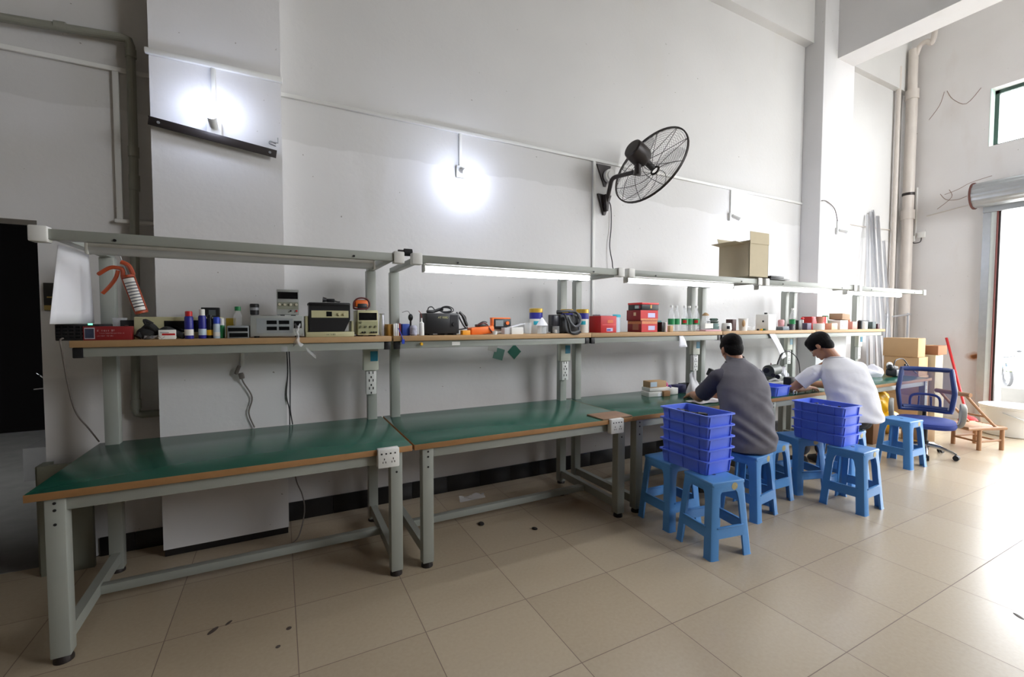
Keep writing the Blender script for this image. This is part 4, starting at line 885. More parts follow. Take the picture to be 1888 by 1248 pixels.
m = MB(); m.tube(smooth_path([(-0.055, 0, 0.145), (-0.01, 0, 0.06), (0.02, 0, 0.025)]), 0.006, BLACK, 8); m.build('arm', t); m = MB(); m.tube(smooth_path([(-0.03, 0.01, 0.145), (0.0, 0.01, 0.11), (0.03, 0.01, 0.04)]), [0.010]*6 + [0.012]*6 + [0.006], BLACK, 8); m.tube(smooth_path([(-0.02, 0.02, 0.14), (0.02, 0.02, 0.11), (0.025, 0.02, 0.05)]), 0.004, DKMETAL, 6); m.build('arm', t); m = MB(); m.tube(smooth_path([(-0.09, -0.02, 0.018), (-0.03, -0.02, 0.02), (0.03, 0, 0.03)]), 0.005, CABLE, 6); m.build('cord', t)
label_box('orange_pack', 'small orange-yellow box in front of the tweezers', 'box', 1.162, 1.222, 2.985, 0.05, ZS, 1.380, mat('orange_yellow_card', (238, 158, 40), 0.5))
t = thing('orange_meter', 'orange multimeter lying flat behind the small white cup', 'multimeter', (1.335, 3.06, ZS)); m = MB(); m.box((0, 0, 0.03), (0.19, 0.085, 0.056), ORANGE, 0.010, (0, -0.08, 0.05)); m.build('case', t); m = MB(); m.box((-0.0, 0.0, 0.066), (0.08, 0.05, 0.02), BLACK, 0.006); m.tube(smooth_path([(-0.04, -0.02, 0.065), (0.0, -0.04, 0.085), (0.04, -0.02, 0.075), (0.055, -0.045, 0.04), (0.075, -0.047, 0.01)]), 0.005, mat('dark_red_lead2', (96, 34, 34), 0.5)); m.tube(smooth_path([(-0.03, 0, 0.07), (0.01, -0.02, 0.095), (0.05, 0, 0.09)]), 0.004, CABLE); m.build('leads', t)
t = thing('small_cup', 'tiny white plastic cup at the shelf edge by the orange meter', 'cup', (1.415, 2.985, ZS)); m = MB(); m.lathe([(0.017, 0), (0.020, 0.024), (0.021, 0.026), (0.018, 0.024), (0.015, 0.003)], WHITEP, seg=18); m.build('cup', t)
t = thing('orange_multimeter', 'orange-framed multimeter with grey screen propped behind the white box', 'multimeter', (1.52, 3.10, ZS + 0.04)); m = MB(); m.box((0, 0, 0.042), (0.165, 0.05, 0.084), BLACK, 0.012); m.build('case', t); m = MB(); m.box((-0.006, -0.004, 0.081), (0.16, 0.045, 0.012), ORANGE, 0.005); m.box((-0.077, -0.004, 0.045), (0.013, 0.048, 0.07), ORANGE, 0.005); m.build('holster', t, 'orange rubber rim'); m = MB(); m.bx(-0.055, 0.01, -0.0275, -0.024, 0.02, 0.066, mat('meter_screen', (138, 146, 148), 0.25)); m.build('screen', t); m = MB(); m.cyl((0.045, -0.025, 0.045), (0.045, -0.033, 0.045), 0.014, ORANGE); m.build('dial', t)
m = MB(); m.bx(1.44, 1.60, 3.10, 3.17, ZS, ZS + 0.04, WHITEC, 0.002); solo('flat_box', m, 'flat white carton under the propped orange multimeter', 'box')
t = thing('white_box', 'open white carton with a raised flap on the shelf edge', 'box', (1.60, 3.03, ZS)); m = MB(); m.bx(-0.042, 0.06, -0.045, 0.04, 0, 0.052, WHITEC, 0.002); m.build('carton', t); m = MB(); m.box((0.02, -0.0, 0.066), (0.125, 0.07, 0.003), PAPER, 0, (0, -0.22, 0)); m.build('flap', t); m = MB(); m.bx(-0.095, -0.045, -0.03, 0.03, 0, 0.05, mat('pale_grey_card', (196, 196, 198), 0.6), 0.002); m.build('side_tray', t)
t = thing('plastic_cup', 'clear plastic cup right of the open white carton', 'cup', (1.735, 3.05, ZS)); m = MB(); m.lathe([(0.026, 0), (0.032, 0.085), (0.034, 0.088), (0.031, 0.086), (0.024, 0.003)], CLEAR, seg=20); m.build('cup', t)
def milk_can(label, x, y):
    t = thing('milk_powder_can', label, 'can', (x, y, ZS), 0, 'gold and blue cans on the shelf')
    m = MB(); m.lathe([(0.052, 0), (0.053, 0.003), (0.053, 0.168), (0.052, 0.172)], WHITEC, seg=28); m.build('body', t)
    m = MB(); m.lathe([(0.0535, 0.118), (0.0535, 0.168)], NAVY, seg=28, caps=False); m.build('blue_band', t, 'deep blue band'); m = MB(); m.lathe([(0.0535, 0.168), (0.055, 0.17), (0.055, 0.198), (0.051, 0.202)], GOLD, seg=28); m.build('lid', t, 'gold lid')
    m = MB(); m.grid(lambda a, b: Vector((0.0537*math.sin((a - 0.5)*0.8 - 0.5), -0.0537*math.cos((a - 0.5)*0.8 - 0.5), 0.07 + 0.03*b)), 8, 3, CYAN); m.build('emblem', t, 'pale blue printed emblem')
    return t
milk_can('gold-lidded blue and white can behind the paper cone', 1.845, 3.11)
milk_can('gold-lidded can half hidden behind the second black station', 2.20, 3.19)
milk_can('gold-lidded can between the second black station and the red carton', 2.315, 3.12)
t = thing('paper_cone', 'white paper cone on clear cups before the gold-lidded can', 'paper cone', (1.835, 3.00, ZS)); m = MB(); m.lathe([(0.036, 0), (0.040, 0.07), (0.036, 0.07), (0.032, 0.003)], CLEAR, seg=20); m.build('cup', t); m = MB(); m.lathe([(0.048, 0.065), (0.022, 0.105), (0.004, 0.128)], PAPER, seg=20); m.build('cone', t, 'folded white paper cone')
t = station('black soldering station buried in thick grey hose, by the gold cans', 2.01, 2.215, 1.50, None)
t = thing('hot_air_hose', 'looped grey hose of the second black station hanging on its front', 'hose', (2.09, 2.99, ZS))
m = MB(); m.tube(smooth_path([(-0.08, 0.05, 0.175), (-0.05, -0.0, 0.18), (0.02, -0.005, 0.18), (0.09, -0.005, 0.15), (0.10, -0.008, 0.09), (0.05, -0.012, 0.055), (0.0, -0.015, 0.09), (-0.03, -0.012, 0.14), (-0.045, -0.012, 0.09), (-0.03, -0.015, 0.02), (0.02, -0.02, 0.005), (0.08, -0.016, 0.02), (0.085, -0.012, 0.05)]), 0.010, mat('grey_hose', (92, 94, 98), 0.45, var=0.1), 10); m.build('hose', t)
m = MB(); m.tube(smooth_path([(-0.06, -0.012, 0.16), (-0.03, -0.028, 0.08), (-0.01, -0.03, 0.01), (0.05, -0.035, -0.004), (0.09, -0.03, 0.012)]), 0.007, CABLE, 8); m.tube(smooth_path([(-0.02, -0.02, 0.17), (0.05, -0.02, 0.17), (0.08, -0.02, 0.12)]), 0.007, CABLE, 8); m.build('cord', t); m = MB(); m.cyl((-0.10, 0.04, 0.172), (-0.06, 0.02, 0.172), 0.016, BLACK); m.build('nozzle', t)
label_box('black_adapter', 'black square adapter left of the hose-covered station', 'adapter', 1.955, 2.02, 3.02, 0.05, ZS + 0.062, 1.492, mat('black_satin', (40, 40, 48), 0.35))
t = thing('glass_jar', 'small clear jar under the black square adapter', 'jar', (1.985, 3.03, ZS)); m = MB(); m.lathe([(0.026, 0), (0.028, 0.004), (0.028, 0.055), (0.024, 0.060)], CLEAR, seg=20); m.build('jar', t); m = MB(); m.cyl((0, 0, 0.003), (0, 0, 0.03), 0.010, WHITEP); m.build('contents', t)
t = label_box('red_gift_box', 'red carton with gold print left of the cyan-lidded jar', 'box', 2.44, 2.615, 3.03, 0.16, ZS, 1.492, RED, (('gold_print', 0.42, 0.78, 0.58, 0.76, mat('gold_orange_print', (206, 104, 54), 0.5)), ('price_label', 0.36, 0.76, 0.08, 0.28, mat('lilac_label', (186, 184, 214), 0.6)), ('fold_highlight', 0.1, 0.95, 0.45, 0.49, mat('fold_highlight_pink', (214, 84, 84), 0.5))), rz=0.02)  # pink strip paints a highlight along the fold
m = MB(); m.bx(-0.02, 0.02, -0.083, -0.0825, 0.018, 0.03, NAVY); m.build('label_print', t)
m = MB(); m.bx(2.46, 2.60, 3.06, 3.17, 1.492, 1.505, mat('grey_bag', (176, 178, 182), 0.5), 0.004); solo('flat_bag', m, 'flat silver packet on top of the red carton', 'packet')
t = thing('cyan_jar', 'pale jar with a cyan lid between the red cartons', 'jar', (2.685, 3.15, ZS)); m = MB(); m.lathe([(0.055, 0), (0.058, 0.01), (0.058, 0.135)], PALEBLUE, seg=24); m.build('jar', t); m = MB(); m.lathe([(0.062, 0.135), (0.062, 0.155), (0.055, 0.16)], CYAN, seg=24); m.build('lid', t, 'cyan lid')
# red and black gift boxes
def redbox(label, x0, x1, z0, z1, m_, parts, rz):
    return label_box('red_gift_box', label, 'box', x0, x1, 3.02, 0.18, z0, z1, m_, parts, rz=rz)
sidel = lambda t, y0, y1, z0, z1, m_, w_: None
LIL = MATS['lilac_label']; TAPE = mat('gold_brown_print', (196, 122, 76), 0.5, var=0.3, scale=90)
t = redbox('lowest red gift box of the stack of three, taped gold', 2.895, 3.095, ZS, 1.452, DKRED, (('front_face', 0.02, 0.98, 0.03, 0.97, RED, None, 0.001), ('price_label', 0.42, 0.82, 0.18, 0.55, LIL), ('gold_print', 0.03, 0.97, 0.72, 0.96, TAPE)), 0.0)
m = MB(); m.bx(-0.1018, -0.0995, -0.085, 0.085, 0.075, 0.10, TAPE); m.bx(-0.1018, -0.0995, -0.055, 0.02, 0.02, 0.075, mat('brown_tape', (150, 92, 70), 0.6)); m.build('side_print', t)
t = redbox('middle red gift box of the stack of three', 2.882, 3.10, 1.452, 1.548, DKRED, (('front_face', 0.02, 0.98, 0.03, 0.97, RED, None, 0.001), ('price_label', 0.42, 0.82, 0.30, 0.72, LIL), ('lower_print', 0.03, 0.97, 0.02, 0.2, TAPE)), 0.0)
m = MB(); m.bx(-0.111, -0.108, -0.035, -0.005, 0.045, 0.075, mat('cream_mark', (206, 176, 140), 0.6)); m.build('side_mark', t)
t = redbox('black gift box with a red lid on top of the red stack', 2.90, 3.105, 1.548, 1.612, BLACK, (('gold_emblem', 0.50, 0.58, 0.25, 0.75, mat('gold_emblem', (206, 160, 84), 0.4)),), 0.0)
m = MB(); m.bx(-0.105, 0.105, -0.093, 0.093, 0.05, 0.068, REDP, 0.003); m.build('lid', t, 'bright red lid'); m = MB(); m.bx(-0.1035, -0.101, -0.05, 0.0, 0.015, 0.042, mat('pale_green_label', (170, 190, 186), 0.6)); m.bx(-0.1035, -0.101, -0.07, -0.052, 0.015, 0.042, MATS['mauve'] if 'mauve' in MATS else mat('mauve', (130, 40, 70), 0.5)); m.build('side_label', t)

label_box('black_book', 'thick black notebook standing right of the red stack', 'book', 3.15, 3.185, 3.02, 0.13, ZS, 1.438, BLACK)
label_box('striped_book', 'white book with a pink stripe beside the black notebook', 'book', 3.19, 3.212, 3.01, 0.10, ZS, 1.436, WHITEC, (('pink_stripe', 0.5, 0.75, 0, 1, mat('pink_stripe', (216, 120, 130), 0.5)),))
label_box('tan_box', 'small tan carton between the books and the water bottles', 'box', 3.235, 3.275, 3.0, 0.06, ZS, 1.405, CARD)
m = MB(); m.bx(3.18, 3.27, 3.14, 3.24, ZS, 1.452, mat('teal_green_box', (70, 128, 122), 0.5), 0.003); solo('green_box', m, 'teal-green box behind the small tan carton', 'box')
m = MB(); m.lathe([(0.004, 0), (0.008, 0.004), (0.0, 0.012)], WHITEP, (3.20, 2.965, 1.325)); m.bm.free()
def water_bottle(label, x, y, red=False):
    t = thing('water_bottle', label, 'bottle', (x, y, ZS), 0, 'green-labelled water bottles on the shelf')
    m = MB(); m.lathe([(0.026, 0), (0.031, 0.006), (0.031, 0.05), (0.029, 0.055), (0.031, 0.06), (0.031, 0.14), (0.026, 0.175), (0.013, 0.212), (0.012, 0.235)], CLEAR, seg=20); m.build('bottle', t)
    m = MB(); m.lathe([(0.0316, 0.068), (0.0316, 0.125)], GREEN, seg=20, caps=False); m.build('label_wrap', t, 'green paper label')
    if red:
        m = MB(); m.grid(lambda a, b: Vector((0.0320*math.sin((a - 0.5)*1.2 - 0.85), -0.0320*math.cos((a - 0.5)*1.2 - 0.85), 0.082 + 0.03*b)), 6, 3, RED); m.build('red_mark', t, 'red square on the label')
    m = MB(); m.cyl((0, 0, 0.232), (0, 0, 0.252), 0.0145, WHITEP, seg=18); m.build('cap', t, 'white cap')
    return t
for k, (x, y, r, lab) in enumerate(((3.335, 3.08, False, 'clear water bottle nearest the red boxes'), (3.425, 3.10, False, 'clear water bottle second from the red boxes'), (3.505, 3.07, True, 'third water bottle in the row, with a red mark'), (3.60, 3.10, False, 'fourth water bottle in the row, green label only'), (3.665, 3.07, True, 'last water bottle in the row, beside the tan-topped jar'))): water_bottle(lab, x, y, r)
t = thing('dispenser_jar', 'clear jar with a tan cone top and white label', 'jar', (3.79, 3.06, ZS + 0.018)); m = MB(); m.lathe([(0.046, 0), (0.048, 0.01), (0.046, 0.085), (0.028, 0.13), (0.022, 0.14)], CLEAR, seg=20); m.build('jar', t); m = MB(); m.lathe([(0.034, 0.138), (0.030, 0.150), (0.010, 0.168)], CARD, seg=20); m.build('top', t, 'tan cone top'); m = MB(); m.bx(-0.065, 0.05, -0.05, -0.047, 0.012, 0.062, WHITEC); m.build('paper_label', t)
m = MB(); m.bx(3.72, 3.95, 3.0, 3.12, ZS, ZS + 0.017, mat('pink_white_card', (206, 160, 168), 0.6), 0.003); solo('flat_carton', m, 'flat pink carton lying under the tan-topped jar', 'box')
for k in range(4):
    m = MB(); m.lathe([(0.060 - 0.003*k, 0), (0.066 - 0.003*k, 0.024), (0.062 - 0.003*k, 0.024), (0.056 - 0.003*k, 0.004)], mat('teal_grey_bowl', (128, 158, 154), 0.4) if k < 3 else mat('dark_green_tray', (62, 82, 72), 0.5), seg=22)
    solo('bowl', m, ('lowest teal-grey bowl in the stack beside the tan-topped jar', 'second teal-grey bowl up in the stack on the shelf', 'third teal-grey bowl up, below the dark green one', 'dark green bowl on top of the teal-grey stack')[k], 'bowl', (3.985, 3.13, ZS + 0.026*k), group='stacked bowls on the shelf')
m = MB()
for q in range(4): m.ell((3.95 + 0.025*q, 3.12, ZS + 0.118), (0.018, 0.02, 0.014), mat('dark_green_parts', (50, 78, 64), 0.5), None, 10, 8)
solo('green_lumps', m, 'dark green lumps lying in the top bowl', 'parts')
t = thing('white_pot', 'white pot with black marks before the teal-grey bowls', 'pot', (4.07, 3.03, ZS)); m = MB(); m.lathe([(0.042, 0), (0.05, 0.02), (0.046, 0.07), (0.04, 0.082), (0.036, 0.08)], WHITEP, seg=22); m.build('pot', t); m = MB(); m.grid(lambda a, b: Vector((0.0512*math.sin((a - .5)*0.6 - 0.6), -0.0512*math.cos((a - .5)*0.6 - 0.6), 0.022 + 0.03*b)), 5, 3, BLACK); m.build('black_mark', t)
label_box('brown_box', 'dark brown box between the white pot and the white cup', 'box', 4.19, 4.25, 3.05, 0.08, ZS, 1.468, mat('dark_brown_card', (72, 40, 36), 0.5))
t = thing('paper_cup', 'white paper cup with a tan picture on the shelf', 'cup', (4.36, 3.05, ZS)); m = MB(); m.lathe([(0.038, 0), (0.046, 0.125), (0.048, 0.13), (0.044, 0.128), (0.036, 0.004)], WHITEC, seg=22); m.build('cup', t); m = MB(); m.ell((-0.034, -0.030, 0.078), (0.016, 0.016, 0.036), CARD); m.build('picture', t, 'tan printed picture')
m = MB(); m.lathe([(0.034, 0), (0.04, 0.045), (0.042, 0.048), (0.038, 0.046), (0.032, 0.003)], CLEAR, (4.50, 3.06, ZS), 18); solo('clear_bowl', m, 'low clear bowl right of the white paper cup', 'bowl')
for k, (x, cm) in enumerate(((4.585, BLACK), (4.64, YEL), (4.69, DKGREEN))):
    m = MB(); m.cyl((x - 0.022, 3.02, ZS + 0.010), (x + 0.022, 3.04, ZS + 0.010), 0.010, cm); solo('small_tool', m, ('little black cylinder lying by the clear bowl', 'little yellow cylinder lying on the shelf', 'little dark green cylinder lying by the white machine')[k], 'small tool')
t = thing('glue_machine', 'white box machine with a black knob on the shelf', 'machine', (4.80, 3.08, ZS)); m = MB(); m.bx(-0.07, 0.07, -0.07, 0.08, 0, 0.178, WHITEP, 0.006); m.build('case', t); m = MB(); m.cyl((-0.01, 0, 0.178), (-0.01, 0, 0.196), 0.016, BLACK); m.build('knob', t); m = MB(); m.bx(0.071, 0.084, -0.06, 0.05, 0.0, 0.165, mat('grey_side', (120, 122, 126), 0.4), 0.004); m.bx(-0.0715, -0.069, -0.02, 0.0, 0.09, 0.11, BLACK); m.build('side_panel', t)
m = MB(); m.bx(4.98, 5.10, 3.0, 3.10, ZS, ZS + 0.028, PAPER, 0.003); m.bx(4.98, 5.09, 3.0, 3.09, ZS + 0.028, ZS + 0.042, mat('grey_blue_card', (96, 110, 120), 0.6), 0.002); solo('note_stack', m, 'low stack of pale notebooks right of the white machine', 'notebooks')
m = MB(); m.lathe([(0.03, 0), (0.034, 0.07), (0.030, 0.07), (0.026, 0.004)], mat('dark_grey_cup', (54, 52, 60), 0.5), (5.17, 3.03, ZS), 18); solo('dark_cup', m, 'dark grey cup before the green-labelled bottle', 'cup')
m = MB(); m.lathe([(0.03, 0), (0.035, 0.10), (0.03, 0.115), (0.022, 0.12)], mat('pink_bag', (206, 150, 150), 0.4, var=0.3, scale=40), (5.14, 3.12, ZS), 16); solo('pink_bag', m, 'pinkish bag behind the dark grey cup', 'bag')
t = water_bottle('single clear bottle with a green label, before the twin posts', 5.27, 3.07); t['group'] = 'single water bottle'
label_box('black_holder', 'black block standing right of the single green-labelled bottle', 'box', 5.36, 5.42, 3.05, 0.06, ZS, 1.46, BLACK)
label_box('purple_box', 'small purple-grey box right of the black block', 'box', 5.50, 5.585, 3.03, 0.06, ZS, 1.428, mat('purple_grey', (92, 84, 108), 0.5))
m = MB(); m.lathe([(0.055, 0), (0.058, 0.004), (0.058, 0.07), (0.054, 0.075)], WHITEP, (5.72, 3.02, ZS), 24); solo('tape_roll', m, 'wide white roll in front of the red carton', 'roll')
m = MB(); m.lathe([(0.03, 0), (0.042, 0.06), (0.042, 0.08), (0.036, 0.078)], mat('terracotta', (176, 110, 90), 0.7), (5.76, 3.03, ZS + 0.077), 18); solo('clay_pot', m, 'small clay-coloured pot on the white roll', 'pot')
t = label_box('red_carton', 'large bright red carton on the last shelf', 'box', 5.72, 6.06, 3.10, 0.12, ZS, 1.505, REDP, (('white_end', 0.90, 0.99, 0.0, 1.0, mat('pink_white', (236, 200, 196), 0.5)), ('print', 0.4, 0.8, 0.5, 0.56, mat('pink_print', (236, 150, 150), 0.5))))
t = thing('red_handle_tool', 'white tool with a red tip left of the red carton', 'tool', (5.60, 3.14, ZS)); m = MB(); m.cyl((0, 0, 0), (0.0, 0, 0.12), 0.012, WHITEP); m.build('shaft', t); m = MB(); m.ell((-0.005, 0, 0.135), (0.024, 0.016, 0.014), REDP); m.build('tip', t, 'red tip')
t = thing('soda_bottle', 'green-bottomed bottle standing behind the red carton', 'bottle', (6.14, 3.17, ZS)); m = MB(); m.lathe([(0.03, 0.12), (0.03, 0.175), (0.024, 0.22), (0.012, 0.26), (0.012, 0.30)], CLEAR, seg=18); m.build('neck', t); m = MB(); m.lathe([(0.031, 0), (0.033, 0.01), (0.033, 0.17)], GREEN, seg=18); m.build('body', t)
label_box('tan_carton', 'pale tan carton before the large red carton', 'box', 5.93, 6.06, 2.985, 0.08, ZS, 1.425, mat('peach_card', (226, 190, 158), 0.6))
label_box('white_carton', 'white carton under the brown lid on the last shelf', 'box', 6.19, 6.37, 3.02, 0.14, ZS, 1.462, WHITEC, (('pink_mark', 0.2, 0.35, 0.3, 0.55, mat('pink_mark', (226, 160, 160), 0.5)),))
m = MB(); m.box((6.29, 3.08, 1.505), (0.19, 0.15, 0.075), mat('brown_kraft', (166, 138, 112), 0.8), 0.004, (0, 0.06, 0.03)); solo('brown_carton', m, 'brown kraft box on top of the white carton', 'box')
m = MB(); m.bx(6.50, 6.62, 3.03, 3.13, ZS, 1.445, mat('pink_tin', (206, 140, 130), 0.5), 0.004); solo('pink_tin', m, 'pinkish tin on the last shelf', 'tin')
t = thing('orange_bottle', 'slim orange-brown bottle behind the pink tin', 'bottle', (6.66, 3.16, ZS)); m = MB(); m.lathe([(0.024, 0), (0.026, 0.13), (0.014, 0.15), (0.014, 0.19)], mat('amber_plastic', (190, 110, 70), 0.4), seg=16); m.build('body', t)
m = MB(); m.lathe([(0.028, 0), (0.028, 0.10), (0.02, 0.11)], BLACK, (6.70, 3.04, ZS), 18); m.cyl((6.66, 3.03, ZS + 0.112), (6.95, 3.05, ZS + 0.106), 0.006, BLACK); solo('black_jar', m, 'black jar with a thin rod across its top', 'jar')
m = MB(); m.lathe([(0.045, 0), (0.047, 0.09), (0.04, 0.10)], WHITEP, (6.83, 3.06, ZS), 20); solo('white_jar', m, 'white jar right of the black jar', 'jar')
label_box('dark_block', 'dark grey-green block near the end of the last shelf', 'box', 6.98, 7.07, 3.02, 0.09, ZS, 1.442, mat('dark_grey_green', (70, 84, 84), 0.5))
label_box('maroon_block', 'small maroon block at the very end of the last shelf', 'box', 7.12, 7.165, 3.02, 0.06, ZS, 1.415, mat('maroon', (76, 36, 44), 0.5))

# papers and green squares on the wall / shelf edges
def hanging_paper(label, pts, name='hanging_paper', m_=PAPER):
    m = MB(); a, b, c, d = [Vector(p) for p in pts]
    m.grid(lambda u_, v_: (a*(1-u_) + b*u_)*(1-v_) + (d*(1-u_) + c*u_)*v_ + Vector((0, -0.006*math.sin(v_*PI), 0)), 5, 6, m_)
    o = solo(name, m, label, 'paper'); md = o.modifiers.new('thick', 'SOLIDIFY'); md.thickness = 0.001; return o
hanging_paper('small white paper hanging below the shelf over the water bottles', ((3.325, 2.975, 1.315), (3.375, 2.975, 1.315), (3.42, 2.96, 1.205), (3.31, 2.96, 1.20)))
hanging_paper('long white paper hanging from the shelf between the two people', ((4.68, 2.972, 1.318), (4.79, 2.972, 1.312), (4.97, 2.95, 1.06), (4.86, 2.93, 1.03)))
hanging_paper('tiny white tag with black mark under the shelf before the grey-shirted person', ((4.01, 2.972, 1.31), (4.07, 2.972, 1.31), (4.07, 2.962, 1.255), (4.02, 2.962, 1.255)))
for i, (x, z, a, lab) in enumerate(((1.722, 1.155, 0.28, 'green square note stuck tilted on the wall below the second shelf'), (1.878, 1.170, PI/4, 'green square note stuck cornerwise on the wall like a diamond'))):
    m = MB(); m.box((0, 0, 0), (0.098, 0.002, 0.098), mat('green_note', (64, 128, 110), 0.6, var=0.05) if i else mat('green_note_pale', (110, 156, 142), 0.6, var=0.05), 0, (0, a, 0)); solo('note_square', m, lab, 'note', (x, YW - 0.002, z), group='green notes on the wall')
m = MB(); m.box((0, 0, 0), (0.085, 0.0015, 0.085), mat('pale_note', (200, 200, 194), 0.7), 0, (0, 0.22, 0)); solo('pale_note', m, 'pale square note stuck above the tilted green one', 'note', (1.665, YW - 0.004, 1.222))
m = MB(); m.bx(1.08, 1.14, 2.982, 2.9845, 1.275, 1.30, WHITEC); solo('rail_label', m, 'small white label stuck on the second shelf rail', 'label')
m = MB(); m.bx(2.02, 2.295, 2.472, 2.66, 0.7455, 0.7545, mat('brown_board', (150, 118, 94), 0.6, var=0.1), 0.002); solo('cutting_board', m, 'thin brown board on the far front corner of the second workbench', 'board')
# floor litter under the benches
for i, (x, y, s, lab) in enumerate(((0.35, 3.05, 0.03, 'dark scrap on the floor under the first bench by its right post'), (0.80, 3.12, 0.035, 'dark scrap on the floor under the left end of the second bench'), (1.25, 2.86, 0.03, 'dark scrap beneath the middle of the second bench stretcher'), (1.55, 2.62, 0.022, 'dark scrap in front of the second bench stretcher'), (2.05, 3.05, 0.04, 'dark scrap by the post at the right end of the second bench'))):
    m = MB(); m.ell((0, 0, 0.006), (s, s*0.7, 0.008), mat('litter_dark', (44, 40, 38), 0.9), None, 10, 6); solo('scrap', m, lab, 'litter', (x, y, 0), (0, 0, i*0.7), group='scraps under the benches')
m = MB(); m.grid(lambda a, b: Vector((1.25 + 0.22*a + 0.02*b, 3.28 + 0.09*b, 0.004 + 0.035*abs(math.sin(a*5 + b*3))*(1 - abs(2*b - 1)))), 12, 7, FILM); solo('film_scrap', m, 'crumpled clear film against the skirting under the second bench', 'film')

# ------------------------------------------------------------------ things on the benches round the people
ZB = 0.7455
label_box('white_tray', 'lowest white tray of the little box stack on the middle bench', 'tray', 3.02, 3.20, 3.02, 0.12, ZB, ZB + 0.045, WHITEC, (('paper_end', 0.55, 0.85, 0.05, 0.75, PAPER),), rz=-0.15)
label_box('brown_box', 'small brown box tucked beside the lowest white tray', 'box', 3.16, 3.235, 2.985, 0.08, ZB, ZB + 0.05, mat('brown_small_card', (150, 112, 76), 0.8), rz=-0.1)
label_box('white_tray', 'upper white tray carrying the small tan box', 'tray', 3.03, 3.26, 3.02, 0.12, ZB + 0.051, ZB + 0.082, WHITEC, rz=-0.12)
label_box('tan_box', 'small tan carton with a white sticker on the upper white tray', 'box', 3.035, 3.225, 3.03, 0.10, ZB + 0.083, ZB + 0.142, CARD, (('sticker', 0.03, 0.42, 0.15, 0.9, PALEBLUE),), rz=-0.1)
label_box('white_dish', 'white dish right of the little box stack', 'dish', 3.27, 3.40, 3.04, 0.10, ZB, ZB + 0.06, WHITEC, rz=0.1)
m = MB(); m.ell((3.30, 3.10, ZB + 0.085), (0.02, 0.02, 0.03), PINK); m.ell((3.335, 3.09, ZB + 0.072), (0.02, 0.02, 0.016), PURPLE); solo('pink_toy', m, 'small pink and purple lump in the white dish', 'small item')
label_box('navy_box', 'navy box beside the white dish on the middle bench', 'box', 3.42, 3.56, 3.06, 0.10, ZB, ZB + 0.075, mat('navy_card', (40, 40, 88), 0.5))
label_box('dark_green_box', 'dark green box with a pale lid behind the standing plastic bag', 'box', 3.575, 3.72, 3.08, 0.12, ZB, ZB + 0.075, mat('blackish_green', (18, 40, 34), 0.5), (('pale_lid', 0.0, 1.0, 0.93, 1.06, PALEBLUE),))
t = thing('plastic_bag', 'white clear plastic bag standing at the elbow of the grey-shirted person', 'plastic bag', (3.36, 2.84, ZB))
m = MB()
def bagf(a, b, s=1):
    an = 2*PI*a; w_ = 0.055*(1 + 0.35*math.sin(b*5))*(1 - 0.35*b) + 0.008*math.sin(an*3 + b*6)
    return Vector((w_*math.cos(an) + 0.012*math.sin(b*4), w_*0.7*math.sin(an), 0.004 + 0.22*b + 0.012*math.sin(an*2)*b))
m.grid(bagf, 26, 12, mat('milky_film', (228, 230, 234), 0.3, var=0, alpha=0.7)); m.build('film', t)
t = thing('pump_bottle', 'small clear pump bottle by the standing plastic bag', 'bottle', (3.50, 2.86, ZB)); m = MB(); m.lathe([(0.026, 0), (0.028, 0.005), (0.028, 0.075), (0.014, 0.095), (0.012, 0.10)], CLEAR, seg=18); m.build('bottle', t); m = MB(); m.cyl((0, 0, 0.095), (0, 0, 0.14), 0.009, WHITEP, 0.006); m.build('nozzle', t)
label_box('black_case', 'black case behind the pump bottle', 'box', 3.47, 3.60, 2.95, 0.06, ZB, ZB + 0.11, BLACK)
t = thing('helping_hand', 'black clamp stand over a green circuit board on the middle bench', 'clamp stand', (3.72, 2.95, ZB)); m = MB(); m.cyl((0, 0, 0), (0, 0, 0.012), 0.05, DKMETAL); m.cyl((0, 0, 0), (0, 0, 0.17), 0.006, DKMETAL); m.build('stand', t); m = MB(); m.box((0, -0.01, 0.205), (0.045, 0.04, 0.07), BLACK, 0.006, (0.3, 0.2, 0)); m.tube(smooth_path([(0.02, 0, 0.2), (0.08, 0, 0.21), (0.12, 0, 0.16)]), 0.004, CABLE); m.build('head', t); m = MB(); m.box((-0.03, -0.08, 0.085), (0.14, 0.09, 0.004), GREEN, 0, (0.2, 0, 0)); m.box((-0.06, -0.06, 0.11), (0.05, 0.02, 0.02), REDP, 0.003); m.box((0.0, -0.06, 0.11), (0.04, 0.03, 0.02), WHITEP, 0.003); m.build('circuit_board', t, 'green circuit board')
label_box('black_bin', 'dark open bin in front of the clamp stand', 'bin', 3.58, 3.72, 2.72, 0.12, ZB, ZB + 0.07, mat('bin_black_green', (24, 40, 36), 0.5))
m = MB(); m.grid(lambda a, b: Vector((3.13 + 0.36*a, 2.56 + 0.16*b, ZB + 0.004 + 0.006*math.sin(a*6 + b*4)**2)), 12, 7, PAPER); solo('paper_mat', m, 'crumpled white paper under the arms of the grey-shirted person', 'paper')
